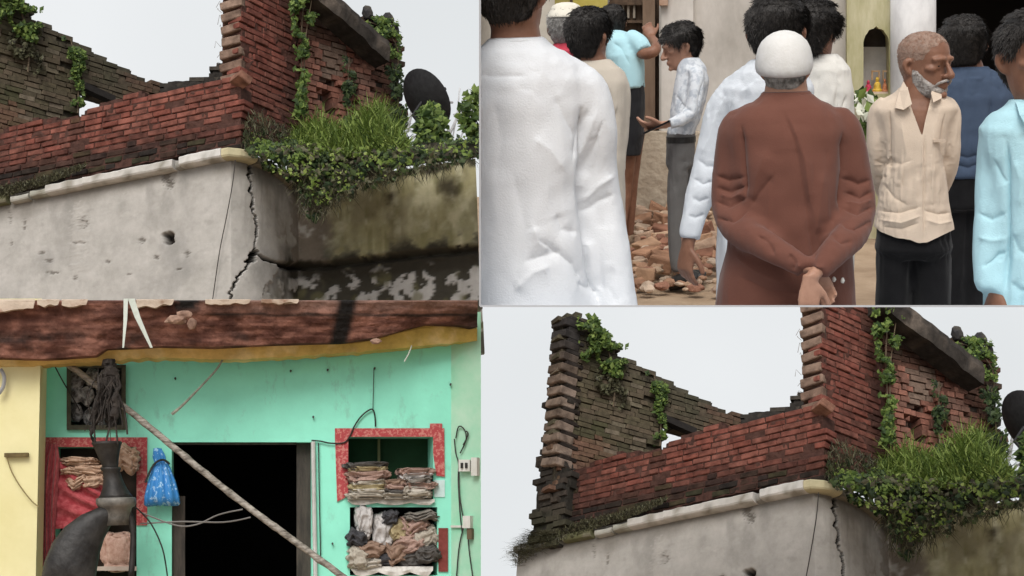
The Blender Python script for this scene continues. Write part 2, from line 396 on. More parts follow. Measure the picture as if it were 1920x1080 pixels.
# left end return of the plastered wall and roof terrace
mb = MB()
pl = PATH[0]; back = Vector((.25, 1, 0)).normalized()
mb.add([Vector((pl.x, pl.y, zb)), Vector((pl.x, pl.y, ZL)), pl + back * 4 + Vector((0, 0, ZL)), pl + back * 4 + Vector((0, 0, zb))], [(0, 1, 2, 3)], (.22, .2, .15))
ter = [Vector((p.x, p.y, ZL - .03)) for p in PATH[::4]] + [Vector((PATH[-1].x, PATH[-1].y, ZL - .03)), Vector((PATH[-1].x, 24, ZL - .03)), Vector((pl.x, 24, ZL - .03))]
mb.add(ter, [tuple(range(len(ter)))], (.08, .07, .05))
house.part('terrace', mb.v, mb.f, MRUIN, tint=mb.t)

# white ledge: separate lengths of moulding, some broken away
def ledge(s0, s1, h, out, col, dz=0, seed=0):
    mb = MB(); R = []; N = max(3, int((s1 - s0) / .05)); rnd = random.Random(seed)
    for i in range(N + 1):
        s = s0 + (s1 - s0) * i / N; p, nn, d = path_at(s)
        b_ = Vector((p.x, p.y, ZL + dz)); w = out * (1 + .12 * nz_(s * 4, seed, 0)); e = .012 * nz_(s * 7, 3, seed)
        R.append([b_ - nn * .05, b_ + nn * (w * .55), b_ + nn * (w * .9) + Vector((0, 0, .012)), b_ + nn * w + Vector((0, 0, .03 + e)),
                  b_ + nn * w + Vector((0, 0, h - .015 + e)), b_ + nn * (w * .93) + Vector((0, 0, h + e)), b_ - nn * .05 + Vector((0, 0, h + .01 + e))])
    mb.rings(R); tint = [mix3(col, (.22, .2, .16), .8 * smoothstep(.0, .35, fbm(v, 5, 4))) for v in mb.v]
    house.part('ledge', mb.v, mb.f, MPLAST, False, tint)
def s_of(X):   # arc length where the ledge meets photo column X
    best = min(range(len(svals)), key=lambda i: abs(S.px(Vector((path_at(svals[i])[0].x, path_at(svals[i])[0].y, ZL)))[0] - X)); return svals[best]
for k, (a, b_, h, w, c, dz) in enumerate(((-150, -40, .08, .09, (.3, .29, .26), 0), (-36, 20, .09, .10, (.12, .12, .06), 0), (30, 62, .07, .09, (.42, .41, .37), -.01), (68, 97, .075, .10, (.36, .36, .31), 0),
     (98, 168, .105, .12, (.52, .50, .47), 0), (169, 240, .105, .125, (.55, .53, .5), .002), (241, 335, .108, .125, (.55, .53, .5), 0), (337, 348, .09, .09, (.3, .29, .27), 0), (349, 425, .115, .135, (.6, .585, .56), .004), (426, 470, .11, .13, (.50, .45, .29), 0), (472, 545, .07, .07, (.2, .18, .14), -.01))):
    ledge(s_of(a), s_of(b_), h, w, c, dz - .105, k)

# --- brick walls
def masonry(outline, holes, P0, u, nrm, z0, bl, bh, colfn, seed, depth=.2, parts=True, gap=.013, protr=.005, skip=.015, smax=None, smin=0):
    """bricks laid in courses on the vertical plane through P0 along u; kept where their photo position lies in outline"""
    rnd = random.Random(seed); out = []
    us = [(S.on(x, y, P0, nrm) - P0) for x, y in outline]
    sv = [v.dot(u) for v in us]; zv = [(P0 + v).z for v in us]
    s0, s1, zlo, zhi = min(sv), max(sv), min(zv), max(zv)
    c = int((max(z0, zlo) - z0) / bh)
    while z0 + c * bh < zhi:
        s = s0 - rnd.random() * bl; 
        while s < s1:
            L = bl * rnd.choice((1, 1, .95, 1.05, .55)); z = z0 + (c + .5) * bh
            q = P0 + u * (s + L / 2); q.z = z; X, Y = S.px(q)
            if inside(outline, X, Y) and not any(inside(h, X, Y) for h in holes) and rnd.random() > skip:
                out.append((q + nrm * (rnd.gauss(0, protr)), L - gap * rnd.uniform(.7, 1.5), bh - gap * rnd.uniform(.7, 1.4), X, Y, rnd.gauss(0, .010)))
            s += L
        c += 1
    return out
def lay(bricks, u, nrm, colfn, seed, depth=.2, limit=300):
    rnd = random.Random(seed + 99)
    for i, (q, L, h, X, Y, tw) in enumerate(bricks):
        M3 = Matrix((u, -nrm, Vector((0, 0, 1)))).transposed().to_4x4()
        M = Matrix.Translation(q - nrm * depth / 2) @ M3 @ Matrix.Rotation(tw, 4, 'Z') @ Matrix.Rotation(rnd.gauss(0, .010), 4, 'Y') @ Matrix.Diagonal((L, depth, h, 1))
        o = house.piece('brick', rnd.choice(BRICKS), M); o.color = (*colfn(X, Y, rnd), 1)
def heap(bricks, u, nrm, colfn, seed, depth=.2):
    rnd = random.Random(seed + 5); mb = MB()
    for (q, L, h, X, Y, tw) in bricks:
        uu = (u + nrm * tw * 1.5).normalized(); c = q - nrm * depth / 2
        mb.box(c + Vector((0, 0, rnd.gauss(0, .004))), uu * L / 2, nrm * depth / 2, Vector((0, 0, h / 2)) + u * rnd.gauss(0, .003), colfn(X, Y, rnd))
    return mb
def backing(name, outline, holes, P0, u, nrm, colfn, off=.03, th=.22, cell=.045):
    """mortar core behind the bricks: cells inside the outline, extruded"""
    us = [(S.on(x, y, P0, nrm) - P0) for x, y in outline]
    sv = [v.dot(u) for v in us]; zv = [(P0 + v).z for v in us]
    ns = int((max(sv) - min(sv)) / cell) + 1; nz2 = int((max(zv) - min(zv)) / cell) + 1; keep = set()
    P = lambda i, j: Vector((*(P0 + u * (min(sv) + i * cell)).xy, min(zv) + j * cell))
    for i in range(ns):
        for j in range(nz2):
            q = P(i + .5, j + .5); X, Y = S.px(q)
            if inside(outline, X, Y) and not any(inside(h, X, Y) for h in holes): keep.add((i, j))
    idx = {}; V = []; T = []; Fc = []
    def vid(i, j, k):
        if (i, j, k) not in idx:
            q = P(i, j); jit = Vector((0, 0, .25 * cell * nz_(i * .7, j * .7, k))); X, Y = S.px(q)
            idx[(i, j, k)] = len(V); V.append(q - nrm * (off + (th if k else 0) + .02 * nz_(i * .5, j * .5, 3)) + jit); T.append(colfn(X, Y))
        return idx[(i, j, k)]
    for (i, j) in keep:
        Fc.append((vid(i, j, 0), vid(i + 1, j, 0), vid(i + 1, j + 1, 0), vid(i, j + 1, 0)))
        Fc.append((vid(i, j, 1), vid(i, j + 1, 1), vid(i + 1, j + 1, 1), vid(i + 1, j, 1)))
        for di, dj, a, b_ in ((1, 0, (1, 0), (1, 1)), (-1, 0, (0, 1), (0, 0)), (0, 1, (1, 1), (0, 1)), (0, -1, (0, 0), (1, 0))):
            if (i + di, j + dj) not in keep:
                Fc.append((vid(i + a[0], j + a[1], 0), vid(i + a[0], j + a[1], 1), vid(i + b_[0], j + b_[1], 1), vid(i + b_[0], j + b_[1], 0)))
    return house.part(name, V, Fc, MRUIN, False, T)
RED = [(.205, .072, .056), (.19, .066, .05), (.22, .086, .066), (.17, .064, .05), (.2, .082, .064)]
DARKB = [(.03, .023, .019), (.042, .028, .022), (.024, .02, .018), (.05, .03, .023)]
# parapet above the ledge
PAR = [(-55, 262), (0, 246), (40, 230), (72, 222), (110, 222), (148, 219), (158, 207), (195, 193), (232, 183), (238, 171), (262, 168), (268, 181), (320, 171), (388, 156), (415, 146), (446, 142), (449, 210), (450, 281), (400, 280), (350, 284), (300, 298), (200, 322), (100, 348), (0, 376), (-60, 392)]
P0 = Cn - n1 * .02
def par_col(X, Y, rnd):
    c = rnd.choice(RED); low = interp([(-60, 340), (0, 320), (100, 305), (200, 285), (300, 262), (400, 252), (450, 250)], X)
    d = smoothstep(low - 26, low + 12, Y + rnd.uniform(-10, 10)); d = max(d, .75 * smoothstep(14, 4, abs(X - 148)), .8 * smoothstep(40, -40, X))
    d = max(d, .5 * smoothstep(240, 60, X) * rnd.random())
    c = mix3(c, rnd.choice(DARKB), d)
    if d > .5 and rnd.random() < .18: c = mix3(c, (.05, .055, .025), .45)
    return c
GAPS = [[(358, 232), (382, 226), (386, 244), (360, 250)], [(143, 216), (156, 214), (160, 262), (150, 275), (146, 262)]]
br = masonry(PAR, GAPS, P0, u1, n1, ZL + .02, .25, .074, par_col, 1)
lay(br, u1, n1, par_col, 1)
NB1 = len(br)
backing('mortar', PAR, [], P0, u1, n1, lambda X, Y: (.075, .036, .028), off=.014)
# tooth brick sticking out beside the pillar
rnd = random.Random(3)
# pillar: corner at column 455, broken toothed left face, long right face
Pc = S.at(455, 277, 15.25); Pc.z = 0
a52 = radians(47); uR = Vector((cos(a52), sin(a52), 0)); nR = Vector((sin(a52), -cos(a52), 0))
PILR = [(455, -70), (520, -60), (552, -40), (556, 40), (560, 120), (560, 200), (556, 275), (455, 280)]
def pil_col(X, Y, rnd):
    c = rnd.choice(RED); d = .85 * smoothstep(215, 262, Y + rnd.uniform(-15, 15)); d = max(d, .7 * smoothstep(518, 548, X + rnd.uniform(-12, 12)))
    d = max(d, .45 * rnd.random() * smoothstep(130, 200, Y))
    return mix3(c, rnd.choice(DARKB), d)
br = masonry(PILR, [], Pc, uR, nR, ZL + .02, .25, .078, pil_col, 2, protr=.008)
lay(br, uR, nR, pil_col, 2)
NB2 = len(br)
backing('mortar', PILR, [], Pc, uR, nR, lambda X, Y: (.085, .038, .029), off=.014, th=.3)
aL = radians(28); uL = Vector((-cos(aL), sin(aL), 0)); nL = Vector((-sin(aL), -cos(aL), 0))
# toothed end: projecting double courses with dark gaps
zt0 = S.on(440, 150, Pc, nL).z; NT = 0
z = S.on(440, 275, Pc, nL).z; i = 0
while z < S.on(440, -75, Pc, nL).z:
    X, Y = S.px(Pc + Vector((0, 0, z)))
    M3 = Matrix((uL, -nL, Vector((0, 0, 1)))).transposed().to_4x4()
    for (Lh, hh, dz, pr_) in ((.27 if Y < 165 else .15, .102, .055, .03), (.15, .04, .13, -.02)):
        q = Pc + uL * (Lh / 2 + .004); q = Vector((q.x, q.y, z + dz))
        M = Matrix.Translation(q - nL * (.12 - pr_)) @ M3 @ Matrix.Rotation(rnd.gauss(0, .03), 4, 'Z') @ Matrix.Rotation(.10 + rnd.gauss(0, .03), 4, 'Y') @ Matrix.Diagonal((Lh * rnd.uniform(.92, 1.06), .24, hh, 1))
        o = house.piece('brick', rnd.choice(BRICKS), M); NT += 1
        o.color = (*(mix3((.29, .215, .17), (.2, .135, .105), rnd.random()) if pr_ > 0 else (.05, .032, .026)), 1)
    z += .155; i += 1
backing('mortar', [(428, -70), (455, -70), (455, 278), (444, 278), (436, 150)], [], Pc, uL, nL, lambda X, Y: (.06, .042, .033), off=.05, th=.25)
q = S.at(452, 150, 14.95)
M = Matrix.Translation(q) @ Matrix.Rotation(.5, 4, 'Z') @ Matrix.Rotation(.5, 4, 'Y') @ Matrix.Diagonal((.16, .22, .09, 1))
o = house.piece('brick', BRICKS[1], M); o.color = (.27, .14, .1, 1)
# side wall of the upper room, going back to the right: brick, slit window, lintel beam
PW = Pc + uR * .55 - nR * .22; PW.z = 0
SIDE = [(556, -60), (600, -20), (640, 22), (672, 46), (690, 35), (715, 28), (735, 38), (748, 62), (750, 150), (756, 270), (545, 280)]
SLIT = [(605, 151), (623, 149), (624, 217), (606, 218)]
def side_col(X, Y, rnd=None):
    r = rnd.random() if rnd else .5
    c = mix3((.24, .10, .072), (.17, .085, .062), r)
    if 578 < X < 606 and Y > 75: c = mix3(c, (.33, .15, .11), .6)
    if 606 < X < 650 and 85 < Y < 145: c = mix3(c, (.2, .16, .125), .7)
    d = max(smoothstep(655, 700, X) * .55, smoothstep(715, 745, X) * .9, smoothstep(95, 60, Y) * .8)
    return mix3(c, (.045, .04, .03), d * (.6 + .4 * r))
aW = radians(30); uW = Vector((cos(aW), sin(aW), 0)); nW = Vector((sin(aW), -cos(aW), 0))
br = masonry(SIDE, [SLIT], PW, uW, nW, ZL, .23, .075, side_col, 5, gap=.012, protr=.008)
mb = heap(br, uW, nW, side_col, 5); house.part('side_brickwork', mb.v, mb.f, MRUIN, tint=mb.t, kind='stuff')
backing('mortar', SIDE, [SLIT], PW, uW, nW, lambda X, Y: mix3((.1, .06, .045), (.03, .027, .022), smoothstep(640, 740, X)), off=.04, th=.25)
mb = MB(); q = S.on(615, 184, PW - nW * .5, nW); mb.box(q, uW * .2, nW * .02, Vector((0, 0, .4)), (.02, .016, .013)); house.part('slit_dark_panel', mb.v, mb.f, MRUIN, tint=mb.t)  # dark panel added behind the slit so its inside stays dark
# jambs standing proud either side of the recess
for (x0, x1, y0, y1, pr) in ((575, 601, 70, 268, .16), (640, 662, 118, 268, .05), (668, 702, 120, 268, .10)):
    JB = [(x0, y0), (x1, y0 + 6), (x1, y1), (x0, y1)]
    br = masonry(JB, [], PW + nW * pr, uW, nW, ZL, .12, .075, side_col, int(x0), gap=.012, protr=.01)
    mb = heap(br, uW, nW, lambda X, Y, r: mix3((.28, .125, .09), (.15, .08, .06), r.random() * .9 + (.3 if x0 > 660 else 0)), 6)
    if mb.v: house.part('jamb', mb.v, mb.f, MRUIN, tint=mb.t)
# beam / broken slab edge over the openings
mb = MB(); R = []; A = S.on(548, -42, PW + nW * .3, nW); B = S.on(716, 104, PW + nW * .3, nW); k = 26
for i in range(k + 1):
    t = i / k; p = A.lerp(B, t); r = []
    for (a, z) in ((-.18, -.12), (.17, -.13), (.2, .02), (.17, .13), (-.18, .14)):
        qv = p + nW * (a * .9) + Vector((0, 0, z)); qv += Vector((0, 0, .05 * fbm(qv, 4, 3))) + nW * .05 * fbm(qv + Vector((5, 5, 5)), 5, 3); r.append(qv)
    R.append(r)
mb.rings(R); house.part('beam', mb.v, mb.f, MRUIN, False, [mix3((.035, .03, .026), (.13, .105, .085), smoothstep(-.05, .4, fbm(v, 6, 4) + .25 * (v.z - A.lerp(B, .5).z))) for v in mb.v], label='dark broken concrete beam above the brick recess')
# rubble crest on the right end and loose block on top
def rock(c, r, seed, sq=(1, 1, 1)):
    bm = bmesh.new(); bmesh.ops.create_icosphere(bm, subdivisions=2, radius=1)
    for v in bm.verts: k = 1 + .35 * noise.noise(v.co * 1.3 + Vector((seed * 3.1, 0, 0))); v.co = Vector((v.co.x * sq[0], v.co.y * sq[1], v.co.z * sq[2])) * k * r
    vv = [v.co + c for v in bm.verts]; ff = [tuple(v.index for v in f.verts) for f in bm.faces]; bm.free(); return vv, ff
for k, (x, y, r, sq) in enumerate(((690, 24, .075, (1, .9, 1.3)), (712, 40, .09, (1.2, 1, .8)), (728, 36, .08, (1, 1, 1)), (740, 58, .08, (.8, 1, 1.2)), (670, 48, .08, (1.3, 1, .7)), (650, 34, .07, (1.2, 1, .8)), (744, 90, .07, (.8, 1, 1.2)), (742, 130, .07, (.8, 1, 1.3)), (746, 180, .07, (.8, 1, 1.4)), (750, 225, .07, (1, 1, 1.4)))):
    vv, ff = rock(S.on(x, y, PW + nW * .05, nW), r, k, sq); house.part('stone', vv, ff, MRUIN, False, [mix3((.035, .033, .035), (.1, .09, .075), smoothstep(-.1, .3, fbm(v, 7, 3))) for v in vv])
# inner left wall going back to the right, weathered brown brick
Pi = S.at(-58, 240, 16.9); Pi.z = 0; ai = radians(38); uI = Vector((cos(ai), sin(ai), 0)); nI = Vector((sin(ai), -cos(ai), 0))
INN = [(-52, -48), (-20, -52), (14, -28), (45, 10), (72, 40), (90, 50), (125, 68), (160, 88), (190, 104), (200, 120), (236, 127), (262, 142), (292, 156), (322, 162), (322, 250), (-62, 290)]
TRI = [(151, 160), (215, 190), (240, 205), (240, 270), (151, 270)]
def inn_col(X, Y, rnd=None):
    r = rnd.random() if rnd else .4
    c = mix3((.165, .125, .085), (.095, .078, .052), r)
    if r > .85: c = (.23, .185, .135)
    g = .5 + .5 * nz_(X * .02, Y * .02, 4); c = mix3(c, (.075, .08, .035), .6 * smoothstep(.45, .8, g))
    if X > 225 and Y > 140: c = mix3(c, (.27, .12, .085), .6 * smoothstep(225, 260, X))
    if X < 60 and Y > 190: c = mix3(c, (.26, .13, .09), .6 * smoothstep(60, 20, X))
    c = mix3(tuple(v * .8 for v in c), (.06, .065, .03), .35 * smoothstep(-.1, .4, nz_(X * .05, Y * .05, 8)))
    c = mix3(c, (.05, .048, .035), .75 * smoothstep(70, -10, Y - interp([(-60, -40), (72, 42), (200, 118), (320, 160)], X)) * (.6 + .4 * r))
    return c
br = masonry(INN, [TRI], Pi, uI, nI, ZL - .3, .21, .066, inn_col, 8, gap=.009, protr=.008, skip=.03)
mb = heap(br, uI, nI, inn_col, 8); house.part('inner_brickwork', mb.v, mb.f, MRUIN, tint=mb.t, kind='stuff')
backing('mortar', INN, [TRI], Pi, uI, nI, lambda X, Y: (.06, .05, .035), off=.05, th=.25)
A = S.on(150, 160, Pi + nI * .03, nI); B = S.on(212, 188, Pi + nI * .03, nI); mb = MB()
mb.box((A + B) / 2, (B - A) / 2, nI * .06, Vector((0, 0, .045)), (.025, .022, .02)); house.part('lintel', mb.v, mb.f, MRUIN, tint=mb.t)
# toothed outer end of that wall (shown at the left edge of the lower right picture)
uE = Vector((-.75, .66, 0)).normalized(); nE = Vector((-.66, -.75, 0)).normalized(); zz = S.on(-58, 245, Pi, nI).z; i = 0
while zz < S.on(-58, -50, Pi, nI).z:
    M3 = Matrix((uE, -nE, Vector((0, 0, 1)))).transposed().to_4x4(); X, Y = S.px(Pi + Vector((0, 0, zz)))
    for (Lh, hh, dz, pr_) in ((.30, .10, .05, .06), (.24, .05, .125, -.02)):
        p = Pi + uE * (Lh / 2 - .06)
        M = Matrix.Translation(Vector((p.x, p.y, zz + dz)) - nE * (.1 - pr_)) @ M3 @ Matrix.Rotation(rnd.gauss(0, .04), 4, 'Z') @ Matrix.Rotation(-.12, 4, 'Y') @ Matrix.Diagonal((Lh, .26, hh, 1))
        o = house.piece('brick', rnd.choice(BRICKS), M)
        cc = mix3((.30, .24, .20), (.17, .13, .10), rnd.random()) if pr_ > 0 else (.035, .028, .024); o.color = (*mix3(cc, (.045, .042, .042), smoothstep(90, 0, Y)), 1)
    zz += .16; i += 1
# outer left flank below it
FLK = [(-64, -46), (-54, -46), (-52, 245), (-34, 262), (-58, 396), (-116, 398), (-104, 300), (-88, 150), (-74, 40)]
Pk = Pi - n1 * .02
fc = lambda X, Y, r=None: mix3(mix3((.035, .032, .028), (.075, .058, .046), r.random() if r else .4), (.05, .055, .025), .6 * smoothstep(300, 390, Y))
br = masonry(FLK, [], Pk, u1, n1, ZL - .3, .22, .078, fc, 15, gap=.012, protr=.02)
mb = heap(br, u1, n1, fc, 15); house.part('flank', mb.v, mb.f, MRUIN, tint=mb.t, kind='stuff')
backing('mortar', FLK, [], Pk, u1, n1, lambda X, Y: (.03, .027, .022), off=.04, th=.2)
# dark far ridge between the inner wall and the pillar
mb = MB(); RID = [(305, 160), (318, 153), (335, 155), (352, 150), (372, 148), (392, 140), (405, 128), (416, 112), (420, 170), (300, 185)]
Pf = S.at(360, 165, 18.2); uF = Vector((1, -.12, 0)).normalized(); nF = Vector((-.12, -1, 0)).normalized()
br = masonry(RID, [], Pf, uF, nF, S.at(360, 190, 18.2).z, .2, .07, None, 11, protr=.05, skip=.1)
mb = heap(br, uF, nF, lambda X, Y, r: mix3((.03, .028, .024), (.085, .07, .055), r.random()), 11, .3); house.part('far_wall', mb.v, mb.f, MRUIN, tint=mb.t)
backing('mortar', RID, [], Pf, uF, nF, lambda X, Y: (.035, .03, .026), off=.0, th=.3, cell=.05)

HOUSE_THINGS = [(house, 'ruined red brick house on a cracked white plastered wall, lower right picture')]
print('bricks as parts', NB1, NB2, NT)

# ------------------------------------------------------------------ plants on the ruin
def leaf_quads(mb, p, size, nrm, rnd):
    t = Vector((rnd.gauss(0, 1), rnd.gauss(0, 1), rnd.gauss(0, 1))).normalized(); nn = (nrm + t * .8).normalized()
    a = nn.orthogonal().normalized(); a = Matrix.Rotation(rnd.uniform(0, 6.28), 3, nn) @ a; b_ = nn.cross(a); s = size * rnd.choice((.45, .7, .9, 1.1, 1.5)) * rnd.uniform(.8, 1.2)
    mb.add([p - a * s * .5, p + b_ * s * .32 - nn * s * .06, p + a * s * .55, p - b_ * s * .32 - nn * s * .06], [(0, 1, 2, 3)])
def foliage(poly, Yfn, n, size, thick, seed, clump=0.0, front=Vector((0, -1, .25))):
    rnd = random.Random(seed); mb = MB(); xs = [p[0] for p in poly]; ys = [p[1] for p in poly]; k = 0; t = 0
    while k < n and t < n * 12:
        t += 1; x = rnd.uniform(min(xs), max(xs)); y = rnd.uniform(min(ys), max(ys))
        xe = x + rnd.gauss(0, 3); ye = y + rnd.gauss(0, 3)
        if not inside(poly, xe, ye): continue
        if clump and noise.noise(Vector((x * .045, y * .045, seed))) < clump * (rnd.random() * 1.2 - .4): continue
        p = S.at(x, y, Yfn(x, y) - abs(rnd.gauss(0, thick))); leaf_quads(mb, p, size, front, rnd); k += 1
    return mb
def blades(poly, Yfn, n, hgt, seed, spread=.5, wid=.010, thick=.3, up=Vector((0, 0, 1)), patch=0):
    rnd = random.Random(seed); mb = MB(); xs = [p[0] for p in poly]; ys = [p[1] for p in poly]; k = 0; t = 0
    while k < n and t < n * 20:
        t += 1
        x = rnd.uniform(min(xs), max(xs)); y = rnd.uniform(min(ys), max(ys))
        if not inside(poly, x, y): continue
        cl = noise.noise(Vector((x * .05, y * .08, seed)))
        if patch and cl < rnd.uniform(-.6, .25): continue
        p = S.at(x, y, Yfn(x, y) + rnd.uniform(-thick, thick)); h = hgt * rnd.uniform(.35, 1.3) * (1 + patch * cl * 1.3)
        d = (up + Vector((rnd.gauss(0, spread), rnd.gauss(0, spread), 0))).normalized(); sd = Vector((rnd.gauss(0, 1), rnd.gauss(0, 1), 0)).normalized() * wid
        bend = Vector((rnd.gauss(0, .3), rnd.gauss(0, .3), -rnd.random() * .5)) * h
        m_ = p + d * h * .6; e = p + d * h + bend * .6
        mb.add([p - sd, p + sd, m_ + sd * .8, m_ - sd * .8, e], [(0, 1, 2, 3), (3, 2, 4)]); k += 1
    return mb
def vine(name, label, label2, cat, poly, Yfn, n, size, thick, seed, material, stems, clump=.3):
    mb = foliage(poly, Yfn, n, size, thick, seed, clump)
    base = S.at(*stems[0][-1], Yfn(*stems[0][-1]))
    th = Thing(HA, name, base, label, cat, 'plants growing on the ruined house')
    th.part('foliage', mb.v, mb.f, material, kind='stuff')
    for st in stems:
        sb = MB(); pts = [S.at(x, y, Yfn(x, y) - .02) for x, y in st]; sb.tube(pts, [.006 + .008 * i / len(pts) for i in range(len(pts))], 5, sub=4)
        th.part('stem', sb.v, sb.f, mat('vine_stem', (.09, .065, .04), (.16, .12, .08), 20))
    HOUSE_THINGS.append((th, label2))
def Yplane(p0, nn): return lambda x, y: S.on(x, y, p0, nn).y
UL, LR = 'upper left picture', 'lower right picture'
vine('climbing_vine', 'long leafy vine climbing between brick pillar and side wall, ' + UL, 'long leafy vine climbing between brick pillar and side wall, ' + LR, 'vine',
     [(552, -60), (600, -40), (598, 20), (585, 45), (572, 60), (578, 110), (574, 190), (578, 262), (548, 265), (556, 180), (558, 100), (548, 40), (545, -20)], Yplane(PW + nW * .34, nW), 1500, .06, .09, 21, LEAF_MID, [[(575, -50), (565, 60), (566, 160), (562, 262)], [(590, -30), (572, 80), (570, 200), (568, 264)]])
vine('climbing_vine', 'thin dark vine hanging beside the slit window, ' + UL, 'thin dark vine hanging beside the slit window, ' + LR, 'vine',
     [(644, 105), (668, 115), (662, 250), (640, 250), (646, 180)], Yplane(PW + nW * .16, nW), 620, .05, .05, 22, LEAF_DARK, [[(655, 108), (652, 180), (652, 250)]])
vine('crown_creeper', 'bright green creeper on the crest of the ruin\'s right end, ' + UL, 'bright green creeper on the crest of the ruin\'s right end, ' + LR, 'creeper',
     [(664, 44), (690, 30), (715, 34), (745, 42), (752, 80), (748, 150), (735, 110), (712, 70), (680, 62)], Yplane(PW + nW * .12, nW), 800, .055, .09, 23, LEAF_MID, [[(690, 40), (720, 55), (745, 90), (745, 140)]])
vine('wall_creeper', 'creeper hanging down the far right edge of the ruin, ' + UL, 'creeper hanging down the far right edge of the ruin, ' + LR, 'creeper',
     [(722, 120), (752, 120), (758, 200), (765, 262), (725, 262), (738, 190)], Yplane(PW + nW * .14, nW), 700, .055, .08, 24, LEAF_DARK, [[(742, 120), (746, 190), (750, 260)]])
vine('wall_creeper', 'thick creeper over the top of the inner brown wall, ' + UL, 'thick creeper over the top of the inner brown wall, ' + LR, 'creeper',
     [(-25, -48), (10, -40), (40, -5), (72, 25), (74, 48), (82, 62), (60, 78), (35, 62), (12, 20), (-8, 40), (-18, 0)], Yplane(Pi + nI * .06, nI), 1900, .06, .08, 25, LEAF_MID, [[(30, 0), (45, 40), (50, 75)], [(0, -30), (5, 10), (0, 38)]], clump=.4)
vine('wall_creeper', 'dark dry creeper hanging on the inner brown wall, ' + UL, 'dark dry creeper hanging on the inner brown wall, ' + LR, 'creeper',
     [(15, 45), (78, 60), (80, 110), (70, 140), (40, 110), (20, 100)], Yplane(Pi + nI * .04, nI), 500, .055, .04, 26, LEAF_DRY, [[(50, 50), (55, 90), (52, 135)]], clump=.3)
vine('climbing_vine', 'green vine trailing down the inner brown wall, ' + UL, 'green vine trailing down the inner brown wall, ' + LR, 'vine',
     [(118, 68), (150, 84), (160, 120), (154, 190), (148, 218), (136, 215), (140, 150), (126, 100)], Yplane(Pi + nI * .06, nI), 700, .055, .05, 27, LEAF_MID, [[(132, 74), (146, 130), (146, 212)]], clump=.3)
# greenery along the roof edge
mb = MB(); R = []
for i in range(40):
    t = i / 39; x = lerp(548, 1010, t); yt = interp([(540, 300), (600, 288), (700, 285), (780, 272), (900, 262), (1010, 248)], x); yb = interp([(540, 345), (600, 368), (650, 338), (760, 311), (900, 294), (1010, 280)], x)
    Yd = lerp(14.95, 14.0, smoothstep(540, 900, x))
    r = []
    for (f, dy) in ((0, .5), (.0, .12), (.35, -.02), (.7, -.06), (1.0, -.03), (1.05, .5)):
        q = S.at(x, lerp(yt, yb, f), Yd + dy); q += Vector((0, -.06, .05)) * fbm(q, 5, 4); r.append(q)
    R.append(r)
mb.rings(R); house.part('soil_bank', mb.v, mb.f, MRUIN, False, [mix3((.02, .018, .012), (.06, .05, .035), smoothstep(-.1, .3, fbm(v, 6, 4))) for v in mb.v])
roofY = lambda x, y: lerp(14.9, 13.6, smoothstep(520, 900, x)) + max(0, (285 - y)) * .012
def green(name, label, mb, material, cat, kind='stuff'):
    o = solo(HA, name, mb.v, mb.f, material, label + ', ' + UL, cat, None, kind); HOUSE_THINGS.append((o, label + ', ' + LR))
green('roof_grass', 'bright green tufted grass growing on the roof terrace', blades([(545, 262), (575, 232), (610, 236), (650, 248), (672, 240), (690, 205), (712, 198), (738, 232), (765, 262), (770, 285), (600, 300), (560, 285)], lambda x, y: roofY(x, y) + .1, 3200, .19, 31, 1.25, .007, .35, patch=1), LEAF_BRIGHT, 'grass')
green('tall_grass', 'paler tall grass stalks standing out of the roof grass', blades([(560, 250), (600, 225), (640, 240), (690, 205), (715, 200), (740, 235), (760, 262), (600, 282)], lambda x, y: roofY(x, y), 420, .3, 37, .45, .006, .2), LEAF_BRIGHT, 'grass')
green('roof_grass', 'duller green grass filling the gaps between the bright tufts', blades([(540, 275), (560, 245), (610, 242), (650, 255), (690, 225), (730, 240), (768, 270), (770, 290), (600, 302), (555, 292)], lambda x, y: roofY(x, y) + .15, 2200, .15, 38, .9, .008, .35, patch=.6), LEAF_MID, 'grass')
green('roof_shrubs', 'dark tangled shrubs hanging over the roof edge', foliage([(455, 262), (490, 240), (540, 258), (580, 282), (640, 290), (700, 288), (770, 280), (830, 262), (900, 258), (1000, 240), (1000, 280), (900, 296), (800, 318), (700, 345), (660, 372), (620, 372), (590, 420), (570, 400), (556, 350), (500, 315), (470, 292)], lambda x, y: roofY(x, y) - .1, 2300, .06, .16, 32, .9), LEAF_DARK, 'shrubs')
green('roof_shrubs', 'lighter leafy sprigs among the dark shrubs at the roof corner', foliage([(475, 270), (505, 268), (545, 262), (580, 292), (560, 302), (520, 296), (485, 296)], lambda x, y: roofY(x, y) - .3, 420, .065, .06, 33, .1), LEAF_MID, 'shrubs')
green('hanging_stems', 'dry brown stems and dead leaves hanging below the dark shrubs', blades([(540, 330), (600, 330), (700, 318), (800, 300), (890, 290), (890, 300), (760, 330), (690, 352), (640, 380), (600, 410), (565, 395)], lambda x, y: roofY(x, y) - .3, 700, .16, 39, .7, .005, .1, Vector((0, -.1, -1))), LEAF_DRY, 'stems')
green('loose_sprigs', 'loose yellow green sprigs scattered over the dark shrubs', foliage([(455, 262), (490, 245), (560, 262), (640, 280), (770, 272), (900, 255), (900, 285), (760, 312), (660, 345), (600, 390), (560, 345), (480, 295)], lambda x, y: roofY(x, y) - .32, 650, .045, .1, 43, .8), LEAF_BRIGHT, 'sprigs')
green('dead_leaves', 'dry grey brown leaves caught in the dark shrubs', foliage([(470, 285), (560, 270), (700, 285), (890, 265), (890, 295), (700, 340), (620, 380), (560, 350)], lambda x, y: roofY(x, y) - .3, 700, .05, .1, 44, .4), LEAF_DRY, 'leaves')
